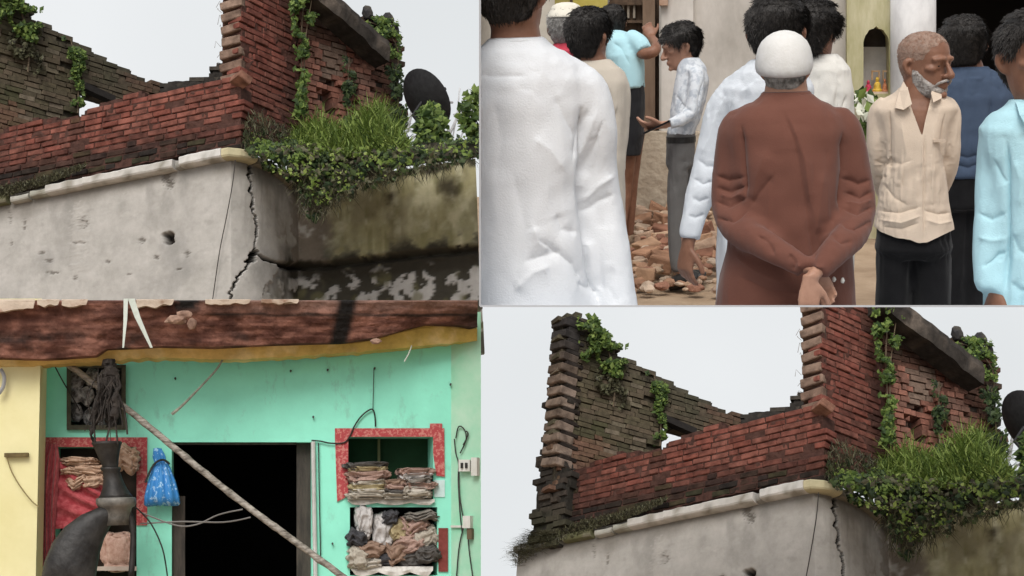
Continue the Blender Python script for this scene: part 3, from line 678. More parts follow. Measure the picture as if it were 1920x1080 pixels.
green('parapet_moss', 'low green growth along the foot of the brick parapet', blades([(-70, 398), (-60, 372), (0, 350), (60, 338), (120, 322), (165, 306), (150, 322), (100, 342), (40, 360), (0, 374)], lambda x, y: S.on(x, y, Cn + n1 * .08, n1).y, 2600, .05, 34, .6, .006, .05), LEAF_DRY, 'moss')
green('wall_weeds', 'wispy dry weeds hanging from the left end of the ledge', blades([(-150, 410), (-112, 372), (-60, 372), (-60, 396), (-95, 412), (-140, 440)], lambda x, y: S.on(x, y, Cn + n1 * .1, n1).y, 1500, .16, 35, .8, .004, .1, Vector((-.4, 0, .1))), LEAF_DRY, 'weeds')
green('corner_weeds', 'dry stalks and weeds at the foot of the brick pillar', blades([(452, 278), (460, 225), (480, 210), (545, 250), (548, 285), (470, 292)], lambda x, y: 14.95, 900, .10, 36, .6, .005, .2), LEAF_DRY, 'weeds')
# bush beside the dish
vine('roof_bush', 'light green leafy bush in front of the satellite dish, ' + UL, 'light green leafy bush in front of the satellite dish, ' + LR, 'bush',
     [(780, 240), (786, 205), (812, 192), (830, 210), (838, 240), (850, 262), (780, 272)], lambda x, y: 14.6, 520, .085, .15, 41, LEAF_MID, [[(810, 205), (812, 240), (808, 275)]], clump=0)
vine('roof_bush', 'light green leafy bush at the roof edge beyond the dish, ' + UL, 'light green leafy bush at the roof edge beyond the dish, ' + LR, 'bush',
     [(858, 200), (880, 170), (930, 160), (950, 230), (900, 262), (862, 240)], lambda x, y: 14.2, 620, .085, .15, 42, LEAF_MID, [[(890, 185), (888, 230), (880, 265)]], clump=0)
# satellite dish
Dc = S.at(795, 188, 15.2); nd = Vector((.74, .36, .56)).normalized(); a = nd.orthogonal().normalized(); b_ = nd.cross(a)
dish = Thing(HA, 'satellite_dish', S.at(815, 268, 15.2), 'dark satellite dish tilted on the roof edge, ' + UL, 'satellite dish', 'satellite dish seen twice')
R = []
for i in range(9):
    r = .37 * i / 8 + .002; R.append([Dc + nd * (.42 * r * r * 1.6 - .04) + (a * cos(2 * pi * k / 32) + b_ * sin(2 * pi * k / 32)) * r for k in range(32)])
mb = MB(); mb.rings(R, False); R2 = [[p - nd * .012 for p in r] for r in R]; mb.rings(R2, False); mb.rings([R[-1], R2[-1]], False)
mdish = mat('dish_metal', (.018, .018, .02), (.035, .035, .038), 12, .6, .1)
dish.part('reflector', mb.v, mb.f, mdish, True)
mb = MB(); mb.tube([Dc - nd * .03, Dc - nd * .2 + Vector((0, 0, -.1)), S.at(815, 268, 15.2)], .018, 8); dish.part('mast', mb.v, mb.f, mdish)
mb = MB(); mb.tube([Dc - b_ * .3, Dc + nd * .32], .008, 6); mb.tube([Dc + nd * .30, Dc + nd * .37], .022, 8); dish.part('feed_arm', mb.v, mb.f, mdish)
HOUSE_THINGS.append((dish, 'dark satellite dish tilted on the roof edge, ' + LR))
# white railing sticks behind the dish
fr = Thing(HA, 'roof_railing', S.at(860, 275, 15.8), 'white tangled sticks and rails behind the satellite dish, ' + UL, 'railing')
mw = mat('white_rail', (.62, .63, .64), (.4, .4, .4), 10)
for k, (p, q) in enumerate((((765, 268), (812, 222)), ((768, 214), (800, 214)), ((838, 262), (872, 180)), ((848, 262), (862, 165)), ((775, 256), (846, 244)), ((836, 192), (848, 192)), ((862, 262), (884, 200)), ((850, 215), (892, 205)), ((764, 248), (774, 180)), ((784, 270), (775, 190)))):
    mb = MB(); mb.tube([S.at(*p, 15.8), S.at((p[0] + q[0]) / 2 + 2, (p[1] + q[1]) / 2, 15.75), S.at(*q, 15.8)], .009 + .004 * (k % 3), 6); fr.part('rail', mb.v, mb.f, mw)
HOUSE_THINGS.append((fr, 'white tangled sticks and rails behind the satellite dish, ' + LR))
# cable hanging down the plaster wall
mb = MB(); pts = [S.on(x, y, Cn + n1 * .06, n1) for x, y in ((441, 300), (436, 345), (424, 410), (412, 470), (401, 545), (392, 610), (386, 655))]; mb.tube(pts, .0055, 6, sub=4)
o = solo(HA, 'cable', mb.v, mb.f, mat('dark_cable', (.05, .045, .04), None, bump=0), 'thin dark cable running down the white plastered wall, ' + UL, 'cable'); HOUSE_THINGS.append((o, 'thin dark cable running down the white plastered wall, ' + LR))
# twigs sticking out of the toothed pillar
mb = MB()
for k in range(9):
    p = S.at(414 + rnd.uniform(-2, 6), 8 + k * 16, 15.3); mb.tube([p, p + Vector((rnd.uniform(-.06, .0), 0, rnd.uniform(.02, .08))), p + Vector((rnd.uniform(-.12, -.02), 0, rnd.uniform(-.05, .12)))], .0025, 4)
o = solo(HA, 'dry_twigs', mb.v, mb.f, mat('vine_stem', (0, 0, 0)), 'wispy dry twigs sticking out of the toothed brick pillar, ' + UL, 'twigs', kind='stuff'); HOUSE_THINGS.append((o, 'wispy dry twigs sticking out of the toothed brick pillar, ' + LR))
for th, lab in HOUSE_THINGS: dup(th.o if isinstance(th, Thing) else th, HA, HB, lab)
# ================================================================== THE ROOM
S = RM
YB = 9.25
WY = lambda x, y: YB - (x - 450) * .00004 * YB                # the back wall, turned a touch
def W(x, y, d=0.0): return S.at(x, y, WY(x, y) - d)
m_turq = mat('turquoise_paint', (.215, .62, .47), (.295, .82, .63), 1.3, .75, .25, bscale=9, lo=.22, hi=.55, detail=9)
n, l = nodes_of(m_turq); bs_ = n['Principled BSDF']; src = bs_.inputs['Base Color'].links[0].from_socket
ng = n.new('ShaderNodeTexNoise'); ng.inputs['Scale'].default_value = 5.5; ng.inputs['Detail'].default_value = 10; ng.inputs['Roughness'].default_value = .72
tcg = n.new('ShaderNodeTexCoord'); mpg = n.new('ShaderNodeMapping'); mpg.inputs['Scale'].default_value = (1.6, 1, .7); l.new(tcg.outputs['Object'], mpg.inputs['Vector']); l.new(mpg.outputs[0], ng.inputs['Vector'])
rg = n.new('ShaderNodeValToRGB'); rg.color_ramp.elements[0].position = .56; rg.color_ramp.elements[1].position = .72; rg.color_ramp.elements[1].color = (.55, .55, .55, 1)
mxg = n.new('ShaderNodeMix'); mxg.data_type = 'RGBA'; l.new(ng.outputs['Fac'], rg.inputs[0]); l.new(rg.outputs[0], mxg.inputs[0]); l.new(src, mxg.inputs[6]); mxg.inputs[7].default_value = (.20, .36, .28, 1); l.new(mxg.outputs[2], bs_.inputs['Base Color'])
m_yel = mat('yellow_paint', (.72, .655, .34), (.80, .74, .43), 2.5, .8, .2, bscale=12)
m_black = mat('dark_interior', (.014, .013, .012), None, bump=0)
m_dkwood = mat('dark_door_wood', (.03, .026, .022), (.075, .062, .05), 7, .7, .3, stretch=(3, 3, .5))
m_redpaint = mat('red_speckled_border', (.38, .055, .06), (.52, .20, .17), 55, .7, .1, lo=.48, hi=.6, detail=2)
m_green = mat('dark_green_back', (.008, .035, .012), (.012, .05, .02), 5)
m_paper = mat('newspaper', (.52, .50, .46), (.72, .70, .66), 25, .8, .1)
# back wall with its openings
XS0, XS1, YS0, YS1 = -20, 846, 590, 1130
HOLES = {'window': (125, 684, 236, 806), 'niche': (104, 838, 256, 1100), 'door': (322, 829, 584, 1130), 'upper': (653, 819, 812, 940), 'lower': (656, 951, 820, 1079)}
xs = sorted({XS0, XS1, *[h[0] for h in HOLES.values()], *[h[2] for h in HOLES.values()]}); ys = sorted({YS0, YS1, *[h[1] for h in HOLES.values()], *[h[3] for h in HOLES.values()]})
mb = MB()
for x0, x1 in zip(xs, xs[1:]):
    for y0, y1 in zip(ys, ys[1:]):
        cx, cy = (x0 + x1) / 2, (y0 + y1) / 2
        if any(h[0] < cx < h[2] and h[1] < cy < h[3] for h in HOLES.values()): continue
        mb.add([W(x0, y0), W(x1, y0), W(x1, y1), W(x0, y1)], [(3, 2, 1, 0)])
for h in HOLES.values():
    dp = -.28
    c = [(h[0], h[1]), (h[2], h[1]), (h[2], h[3]), (h[0], h[3])]
    for (a, b_) in zip(c, c[1:] + c[:1]): mb.add([W(*a), W(*b_), W(*b_) + Vector((0, .28, 0)), W(*a) + Vector((0, .28, 0))], [(0, 1, 2, 3)])
o = solo(S, 'back_wall', mb.v, mb.f, m_turq, 'bright turquoise painted back wall of the room', kind='structure')
# right wall: from the back corner towards us
cA = W(846, 700); cB = S.at(901, 700, 8.99)
def RW(t, y, d=0.0):
    p = cA.lerp(cB, t); q = S.at(lerp(846, 901, t), y, p.y); nn = Vector((-(cB - cA).y, (cB - cA).x, 0)).normalized(); nn = nn if nn.x < 0 else -nn; return q + nn * d
mb = MB(); V = [RW(0, 585), RW(1, 585), RW(1, 1130), RW(0, 1130)]; ex = Vector((.12, 0, 0)); V2 = [V[0] + ex, V[1] + ex * .02, V[2] + ex * .02, V[3] + ex]
mb.add(V + V2, [(0, 1, 2, 3), (4, 7, 6, 5), (1, 5, 6, 2), (0, 4, 5, 1)])
o = solo(S, 'right_wall', mb.v, mb.f, mat('faded_green_paint', (.27, .62, .42), (.45, .68, .52), 3, .8, .2), 'faded pale green side wall of the room', kind='structure')
# yellow pillar on the left
mb = MB(); c0 = S.at(-60, 850, 8.98); c1 = S.at(66, 850, 8.98)
for (x0, x1) in ((-60, 66),):
    a = S.at(x0, 1130, 8.98); b_ = S.at(x1, 1130, 8.98); zt = S.at(0, 560, 8.98).z; zb_ = S.at(0, 1130, 8.98).z
    mb.box(Vector(((a.x + b_.x) / 2, 9.13, (zt + zb_) / 2)), Vector(((b_.x - a.x) / 2, 0, 0)), Vector((0, .15, 0)), Vector((0, 0, (zt - zb_) / 2)))
pil = Thing(S, 'wall_pillar', (0, 0, 0), None, None) if False else solo(S, 'wall_pillar', mb.v, mb.f, m_yel, 'pale yellow painted wall pillar at the left edge of the room', 'pillar')
mb = MB(); mb.box(S.at(31, 853, 8.96), Vector((.068, 0, 0)), Vector((0, .02, 0)), Vector((0, 0, .012))); mb2 = mb
solo(S, 'wall_peg', mb.v, mb.f, mat('peg_wood', (.10, .07, .03), (.16, .12, .05), 30), 'short brown wooden peg on the yellow pillar', 'peg')
mb = MB(); mb.tube([S.at(*p, 8.95) for p in ((13, 858), (22, 885), (40, 915), (60, 940), (72, 950))], .004, 5, sub=4); solo(S, 'string', mb.v, mb.f, mat('string', (.28, .22, .1), None, bump=0), 'thin string hanging from the peg on the yellow pillar', 'string')
mb = MB(); mb.tube([S.at(*p, 8.93) for p in ((1, 692), (8, 706), (6, 725), (-2, 738))], .012, 6, sub=4); solo(S, 'grey_pipe', mb.v, mb.f, mat('grey_plastic', (.3, .3, .3), None, bump=0), 'bent grey pipe at the top of the yellow pillar', 'pipe')

# broken roof edge: rough brown beam and the ragged yellow plaster under it
def sheet(name, top, bot, Yt, Yb, depth, colfn, label, cat, nx=200, ny=10, amp=.03, x0=-30, x1=894, kind=None, fr=4, jag=0):
    V = []; T = []; Fc = []
    for i in range(nx + 1):
        x = lerp(x0, x1, i / nx); yt = interp(top, x); yb = interp(bot, x) + jag * nz_(x * .06, 2, 1)
        for j in range(ny + 1):
            t = j / ny; q = S.at(x, lerp(yt, yb, t), lerp(Yt, Yb, t)); q -= Vector((0, amp * (1.0 + 1.6 * fbm(q, fr, 5) + .8 * fbm(Vector((q.x * .6, 1, q.z * 7)), 2, 3)) * smoothstep(0, .06, t), 0)); V.append(q); T.append(colfn(x, lerp(yt, yb, t), q))
    n1_ = ny + 1
    for i in range(nx):
        for j in range(ny): k = i * n1_ + j; Fc.append((k, k + 1, k + n1_ + 1, k + n1_))
    base = len(V); 
    for i in range(nx + 1):
        for j in (0, ny): V.append(V[i * n1_ + j] + Vector((-.12 * smoothstep(nx - 8, nx, i), depth, 0))); T.append(T[i * n1_ + j])
    for i in range(nx):
        a, b_ = i * n1_, (i + 1) * n1_; c, d = base + 2 * i, base + 2 * i + 2
        Fc += [(a, b_, d, c), (a + ny, c + 1, d + 1, b_ + ny), (c, d, d + 1, c + 1)]
    Fc += [tuple([j for j in range(n1_)] + [base + 1, base]), tuple([nx * n1_ + j for j in range(n1_ - 1, -1, -1)] + [base + 2 * nx, base + 2 * nx + 1])]
    return V, Fc, T
def beam_col(x, y, q):
    n0 = fbm(q, 3, 5); n1_ = fbm(Vector((q.x * 2, 3, q.z * 9)), 3, 4)
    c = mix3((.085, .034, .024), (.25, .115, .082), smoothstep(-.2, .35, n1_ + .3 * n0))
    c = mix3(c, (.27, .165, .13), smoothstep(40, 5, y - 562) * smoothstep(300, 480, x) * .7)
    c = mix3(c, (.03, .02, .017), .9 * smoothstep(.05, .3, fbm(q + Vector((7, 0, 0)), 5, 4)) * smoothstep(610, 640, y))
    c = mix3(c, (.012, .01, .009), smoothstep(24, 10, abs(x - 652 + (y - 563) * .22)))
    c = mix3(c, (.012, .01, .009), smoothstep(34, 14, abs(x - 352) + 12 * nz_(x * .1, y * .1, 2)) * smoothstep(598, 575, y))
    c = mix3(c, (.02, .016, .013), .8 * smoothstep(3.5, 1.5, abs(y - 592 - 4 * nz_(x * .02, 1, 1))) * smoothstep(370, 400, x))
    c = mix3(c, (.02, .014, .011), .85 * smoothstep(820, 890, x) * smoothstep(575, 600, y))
    return c
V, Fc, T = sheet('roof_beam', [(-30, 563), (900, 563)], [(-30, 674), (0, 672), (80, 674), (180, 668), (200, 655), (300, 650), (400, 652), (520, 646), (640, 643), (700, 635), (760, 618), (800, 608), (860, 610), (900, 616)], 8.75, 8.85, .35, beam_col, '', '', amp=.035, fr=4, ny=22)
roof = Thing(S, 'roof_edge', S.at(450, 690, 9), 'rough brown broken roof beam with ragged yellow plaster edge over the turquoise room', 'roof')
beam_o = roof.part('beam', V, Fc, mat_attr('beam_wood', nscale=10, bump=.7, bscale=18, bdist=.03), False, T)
ytop = [(-30, 672), (0, 671), (55, 662), (75, 670), (110, 664), (140, 667), (180, 668), (200, 655), (225, 650), (300, 649), (370, 645), (430, 646), (470, 645), (560, 642), (660, 642), (700, 635), (740, 622), (790, 610), (830, 607), (860, 612), (900, 614)]
ybot = [(-30, 688), (60, 687), (110, 682), (180, 680), (260, 672), (330, 671), (400, 674), (450, 674), (560, 668), (680, 659), (780, 650), (850, 643), (900, 639)]
V, Fc, T = sheet('plaster_edge', ytop, ybot, 8.93, 8.97, .2, lambda x, y, q: mix3(mix3((.60, .41, .14), (.48, .36, .10), smoothstep(350, 800, x)), (.68, .52, .25), smoothstep(.05, .3, fbm(q, 7, 4)) * .7), '', '', amp=.012, ny=6, jag=3, fr=6)
roof.part('plaster_edge', V, Fc, mat_attr('yellow_plaster', nscale=8, lo=(.75, .75, .75), bump=.3), False, T, label='ragged ochre yellow plaster edge')
# broken plaster lumps and pale slivers stuck along the beam
rnd = random.Random(17)
chunks = [(330, 600, .06, (1.4, .6, .6)), (360, 607, .045, (.8, .6, 1)), (345, 590, .05, (1.2, .6, .7)), (705, 640, .03, (1.6, .6, .7))]
for k, (x0_, x1_, d_) in enumerate(((-30, 66, 22), (70, 112, 12), (116, 165, 12), (256, 326, 13), (385, 470, 8), (490, 560, 6))):
    V, Fc, T = sheet('', [(x0_, 561), (x1_, 561)], [(x0_, 564 + d_ * .7), (lerp(x0_, x1_, .3), 564 + d_), (lerp(x0_, x1_, .6), 564 + d_ * .75), (x1_ - 3, 564 + d_ * .6), (x1_, 564)], 8.70, 8.70, .05, lambda x, y, q: mix3((.56, .46, .37), (.34, .22, .16), smoothstep(.05, .3, fbm(q, 9, 4))), '', '', amp=.010, ny=6, nx=30, x0=x0_, x1=x1_, jag=5, fr=9)
    roof.part('plaster_patch', V, Fc, MPLAST, False, T, parent=beam_o, label='pale broken plaster left along the top of the beam')
LUMPS = ['tan plaster chunk below the dark gap in the beam', 'small tan chunk right of the chunk under the dark gap', 'upper tan chunk in the dark gap of the beam', 'small tan chunk low on the right half of the beam']
for k, (x, y, r, sq) in enumerate(chunks):
    vv, ff = rock(S.at(x, y, 8.68), r * .8, 40 + k, sq); cc = (.50, .40, .32) if y < 580 else (.36, .23, .17)
    solo(S, 'plaster_lump', vv, ff, MRUIN, LUMPS[k], 'plaster', 'plaster lumps on the roof beam', tint=[mix3(cc, (.2, .12, .09), smoothstep(0, .3, fbm(v, 9, 3))) for v in vv])
mstrip = mat('pale_plastic', (.50, .55, .48), (.62, .66, .6), 20, .5, .05)
for k, (pts, w, lab) in enumerate(((((236, 560), (235, 600), (231, 652)), .011, 'narrow pale strip hanging straight down over the roof beam'), (((246, 560), (258, 595), (284, 652)), .017, 'wider pale strip hanging aslant over the roof beam'))):
    mb = MB(); P = [S.at(x, y, 8.6) for x, y in pts]; R = []
    for i, p in enumerate(P): ww = w * (1.2, 1, .45)[i]; R.append([p + Vector((-ww, 0, 0)), p + Vector((ww, -.006, 0)), p + Vector((ww, .004, 0)), p + Vector((-ww, .006, 0))])
    mb.rings(R); solo(S, 'pale_strip', mb.v, mb.f, mstrip, lab, 'strip')

# window with its frame and rubbish behind it
win = Thing(S, 'window', W(180, 806), 'dark framed window under the roof edge, stuffed with grey rubbish', 'window')
def bar(th, name, x0, y0, x1, y1, d0, d1, m, parent=None):
    P = [W(x0, y0, d0), W(x1, y0, d0), W(x1, y1, d0), W(x0, y1, d0), W(x0, y0, d1), W(x1, y0, d1), W(x1, y1, d1), W(x0, y1, d1)]
    return th.part(name, P, [(0, 1, 2, 3), (7, 6, 5, 4), (0, 4, 5, 1), (1, 5, 6, 2), (2, 6, 7, 3), (3, 7, 4, 0)], m, parent=parent)
m_frame = mat('olive_frame', (.045, .045, .03), (.09, .085, .06), 12)
for (a, b_, c, d) in ((125, 684, 133, 806), (228, 684, 236, 806), (133, 797, 228, 806), (133, 684, 228, 690)): bar(win, 'frame_bar', a, b_, c, d, .03, -.06, m_frame)
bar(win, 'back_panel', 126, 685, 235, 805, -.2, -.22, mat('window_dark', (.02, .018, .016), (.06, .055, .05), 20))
mnet = mat('grey_netting', (.10, .095, .09), (.52, .51, .50), 26, .8, .5, lo=.42, hi=.62)
for k in range(9):
    x = 142 + (k % 3) * 26 + rnd.uniform(-5, 5); y = 712 + (k // 3) * 32 + rnd.uniform(-6, 6); vv, ff = rock(W(x, y, -.10), .05, 70 + k, (1, .6, 1.3)); win.part('crumpled_netting', vv, ff, mnet, kind='stuff')

# dark hanging bundle and the metal fixture below it
m_iron = mat('dark_iron', (.012, .011, .010), (.045, .04, .036), 9, .55, .25, metal=.3, spec=.5)
YF = 8.9
def FP(x, y, d=0): return S.at(x, y, YF - d)
bun = Thing(S, 'hanging_bundle', FP(200, 830), 'dark ragged cloth bundle hanging in front of the window', 'bundle')
m_soot = mat('sooty_cloth', (.014, .012, .011), (.06, .05, .043), 14, .95, .6, bscale=30)
for k, (pts, rad) in enumerate((([(208, 672), (207, 700), (206, 728), (204, 760), (205, 800)], [.030, .036, .034, .045, .02]), ([(196, 700), (190, 735), (186, 765), (178, 800), (170, 835)], [.016, .03, .026, .018, .008]), ([(218, 705), (220, 740), (216, 775), (212, 800)], [.012, .02, .024, .008]), ([(186, 745), (178, 770), (172, 800)], [.012, .016, .006]))):
    mb = MB(); mb.tube([FP(*p, .02 * k) for p in pts], rad, 18, sub=9); vv = [v + Vector((1, .7, .5)) * (.05 * fbm(v, 14, 4) + .02 * fbm(v + Vector((k, 0, 0)), 40, 2)) for v in mb.v]; bun.part('rag', vv, mb.f, m_soot)
for k in range(22):
    x0_, y0_ = 190 + rnd.uniform(-14, 30), 690 + rnd.uniform(0, 70); x1_ = x0_ + rnd.gauss(-6, 14); y1_ = y0_ + rnd.uniform(30, 110)
    mb = MB(); mb.tube([FP(x0_, y0_, .05), FP((x0_ + x1_) / 2 + rnd.gauss(0, 6), (y0_ + y1_) / 2, .07 + rnd.uniform(-.02, .03)), FP(x1_, min(y1_, 850), .06)], rnd.choice((.0025, .004, .006)), 5, sub=5); bun.part('ragged_strand', mb.v, mb.f, m_soot)
fix = Thing(S, 'hanging_fixture', FP(215, 960), 'dark metal fixture with flared cup, bell and a big bent blade', 'fixture')
def lathe(prof, cx):     # profile of (y, half width) in photo pixels
    R = []
    for (y, hw) in prof:
        c = FP(cx(y), y); r = hw * YF / FPX; R.append([c + Vector((cos(2 * pi * k / 28) * r, sin(2 * pi * k / 28) * r, 0)) for k in range(28)])
    mb = MB(); mb.rings(R); return mb
cx = lambda y: lerp(200, 218, smoothstep(820, 950, y))
mb = lathe([(828, 25), (831, 27), (834, 25), (850, 20), (866, 16), (874, 14), (878, 14)], cx); fix.part('cup', mb.v, mb.f, m_iron, True)
mb = lathe([(876, 17), (880, 18), (884, 15), (900, 17), (915, 21), (926, 26), (934, 31)], cx); fix.part('bell', mb.v, mb.f, m_iron, True)
mb = lathe([(933, 33), (936, 35), (944, 35), (950, 32), (953, 27), (970, 24), (985, 22)], cx); fix.part('rim', mb.v, mb.f, mat('worn_rim', (.10, .095, .085), (.24, .225, .2), 12, .5, .2, metal=.3), True)
mb = MB(); R = []
for (x, y, hw, th) in ((222, 952, 14, .02), (205, 958, 20, .05), (180, 975, 28, .08), (158, 1000, 36, .10), (142, 1030, 42, .11), (132, 1065, 46, .12), (125, 1110, 48, .12)):
    c = FP(x, y, .02); a = radians(200 + (y - 952) * -.25); d = Vector((cos(radians(35)), 0, -sin(radians(35)) * .4)).normalized(); w = hw * YF / FPX
    R.append([c + d * (cos(2 * pi * k / 20) * w) + Vector((0, -1, .35)).normalized() * (sin(2 * pi * k / 20) * th) for k in range(20)])
mb.rings(R); fix.part('bent_blade', mb.v, mb.f, mat('dusty_iron', (.012, .011, .011), (.045, .043, .041), 9, .55, .5, spec=.4), True)
mb = MB(); mb.tube([FP(236, 955), FP(246, 975), FP(250, 1010), FP(246, 1080)], [.022, .02, .018, .018], 10, sub=5); fix.part('rod', mb.v, mb.f, m_iron, True)
mb = MB(); mb.tube([FP(*p, -.1) for p in ((245, 945), (262, 958), (285, 985), (305, 1030), (314, 1080))], .005, 6, sub=5); fix.part('wire', mb.v, mb.f, m_iron)

# left niche: red border, curtain, cloth inside
nic = Thing(S, 'wall_niche', W(180, 1100), 'wall niche behind the hanging fixture with red speckled painted border', 'niche')
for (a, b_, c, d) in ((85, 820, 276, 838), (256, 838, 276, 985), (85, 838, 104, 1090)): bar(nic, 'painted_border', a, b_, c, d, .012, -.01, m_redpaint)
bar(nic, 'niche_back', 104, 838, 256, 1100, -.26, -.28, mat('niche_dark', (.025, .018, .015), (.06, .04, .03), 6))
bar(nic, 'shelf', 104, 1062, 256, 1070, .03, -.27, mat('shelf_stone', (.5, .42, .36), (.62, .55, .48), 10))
def pleat_sheet(name, cols, label, m, d0, amp, rows=26, freq=1.3, cat='curtain', per=46):
    """hanging cloth: cols is list of (y, x_left, x_right)"""
    V = []; Fc = []
    for j in range(rows + 1):
        y = lerp(cols[0][0], cols[-1][0], j / rows); xl = interp([(c[0], c[1]) for c in cols], y); xr = interp([(c[0], c[2]) for c in cols], y)
        for i in range(per + 1):
            t = i / per; x = lerp(xl, xr, t); q = W(x, y, d0 + .03); q.y -= amp * (sin(t * 2 * pi * freq * 3 + 1.5 * sin(j * .15)) + .6 * fbm(Vector((x * .05, y * .012, 2)), 1.5, 3)); V.append(q)
    for j in range(rows):
        for i in range(per): k = j * (per + 1) + i; Fc.append((k, k + 1, k + per + 2, k + per + 1))
    n_ = len(V); V += [v + Vector((0, .006, 0)) for v in V]; Fc += [tuple(n_ + i for i in reversed(f)) for f in Fc]
    return solo(S, name, V, Fc, m, label, cat, smooth=True)
m_red = mat('red_cloth', (.32, .035, .045), (.48, .10, .11), 30, .85, .3, lo=.4, hi=.62, sheen=.2)
pleat_sheet('red_curtain', [(832, 88, 108), (860, 78, 112), (920, 73, 108), (1000, 74, 102), (1062, 76, 96)], 'red patterned curtain bunched at the left side of the niche', m_red, .05, .022, freq=.8)
# swag draped across the niche
V = []; Fc = []; NI, NJ = 40, 22
for j in range(NJ + 1):
    for i in range(NI + 1):
        t = i / NI; s_ = j / NJ; x = lerp(100, 205, t); top_ = 846 + 72 * t ** .8; bot_ = 992 - 8 * t
        y = lerp(top_, bot_, s_); q = W(x, y, .05); q.y -= .025 * sin(s_ * 22 - t * 5) * (.5 + t) + .01 * fbm(q, 9, 3); V.append(q)
for j in range(NJ):
    for i in range(NI): k = j * (NI + 1) + i; Fc.append((k, k + 1, k + NI + 2, k + NI + 1))
n_ = len(V); V += [v + Vector((0, .008, 0)) for v in V]; Fc += [tuple(n_ + i for i in reversed(f)) for f in Fc]
solo(S, 'red_swag', V, Fc, m_red, 'red cloth swag with deep folds drawn across the niche', 'cloth', smooth=True)
def cloth_lump(c, sx, sy, sz, seed, folds=6, box=.7):
    bm = bmesh.new(); bmesh.ops.create_icosphere(bm, subdivisions=5, radius=1); V = []; o_ = Vector((seed * 1.37, seed * .71, 0))
    for v in bm.verts:
        p = v.co.copy(); w = noise.noise(p * 1.3 + o_); rid = 1 - 2 * abs(noise.noise(p * 2.3 + o_ + Vector((w, w, 0)))); rid2 = 1 - 2 * abs(noise.noise(p * 5 + o_ * 2))
        k = 1 + .20 * rid + .10 * rid2 + .12 * sin(folds * p.z * 2.2 + 4 * w) * (1 - abs(p.z))
        e = lambda a: math.copysign(abs(a) ** box, a)
        V.append(c + Vector((e(p.x) * sx * k, e(p.y) * sy * k, e(p.z) * sz * (1 + .18 * rid2) + sz * .7 * noise.noise(Vector((p.x * 1.8, seed, 0))))))
    ff = [tuple(v.index for v in f.verts) for f in bm.faces]; bm.free(); return V, ff
CLOTH = [(.33, .30, .25), (.17, .155, .135), (.42, .39, .34), (.22, .145, .105), (.07, .065, .06), (.30, .25, .14), (.40, .385, .375), (.15, .085, .06), (.04, .04, .045), (.30, .20, .165)]
mcl = [mat('folded_cloth', c, tuple(min(1, k * 1.35 + .02) for k in c), 30, .9, .4, bscale=45) if i == 0 else mat('folded_cloth_%s' % 'abcdefghij'[i], c, tuple(min(1, k * 1.35 + .02) for k in c), 30, .9, .4, bscale=45) for i, c in enumerate(CLOTH)]
PXB = YB / FPX
def lump(name, x, y, w, h, d, seed, m, label, cat, group=None, folds=6, depth=.09, box=.7):
    V, ff = cloth_lump(W(x, y, d), w / 2 * PXB, depth, h / 2 * PXB, seed, folds, box); return solo(S, name, V, ff, m, label, cat, group, smooth=True)
m_tan = mat('tan_cloth', (.40, .25, .17), (.58, .42, .31), 30, .9, .4)
TANS = ['topmost crumpled tan cloth above the red swag', 'wide crumpled tan cloth, second from top above the swag', 'small crumpled tan cloth at the left above the swag', 'lowest right crumpled tan cloth above the swag', 'lowest left crumpled tan cloth above the swag']
for k, (x, y, w, h) in enumerate(((150, 866, 55, 16), (168, 882, 60, 20), (140, 884, 40, 16), (176, 902, 42, 26), (150, 905, 36, 22))): lump('crumpled_cloth', x, y, w, h, -.02, 300 + k, m_tan, TANS[k], 'cloth', 'tan cloth in the niche')
lump('tan_bundle', 240, 862, 34, 44, .06, 320, mat('tan_cloth', (0, 0, 0)), 'tan cloth bundle at the upper right corner of the red niche', 'cloth', folds=8)
lump('pale_cloth', 222, 1035, 46, 62, -.05, 321, mat('pink_tan_cloth', (.42, .25, .19), (.62, .44, .36), 25, .9, .4), 'pinkish tan cloth standing on the stone shelf in the niche', 'cloth', folds=1, box=.4, depth=.05)
# blue bag hanging by the door
V = []; Fc = []; NI, NJ = 30, 24; mblue = mat('blue_spotted_plastic', (.05, .26, .62), (.38, .62, .85), 34, .5, .1, lo=.56, hi=.62, detail=2)
R = []
for (y, xl, xr, th) in ((842, 288, 302, .015), (856, 286, 310, .03), (866, 290, 312, .022), (880, 285, 320, .05), (905, 277, 330, .07), (930, 271, 336, .07), (944, 270, 338, .05), (947, 275, 334, .01)):
    a = W(xl, y, .09); b_ = W(xr, y, .09); c = (a + b_) / 2; hw = (b_.x - a.x) / 2; R.append([c + Vector((cos(2 * pi * k / 36) * hw, sin(2 * pi * k / 36) * th * (1 + .3 * sin(k * 1.7)), .008 * sin(k * 2.1))) for k in range(36)])
mb = MB(); mb.rings(R); bag = Thing(S, 'hanging_bag', W(305, 947, .09), 'blue spotted bag hanging on the wall beside the dark doorway', 'bag'); bag.part('pouch', mb.v, mb.f, mblue, True)
mb = MB(); mb.tube([W(272, 905, .14), W(288, 872, .14), W(305, 862, .14), W(318, 870, .12)], .007, 6, sub=5); bag.part('strap', mb.v, mb.f, m_iron)

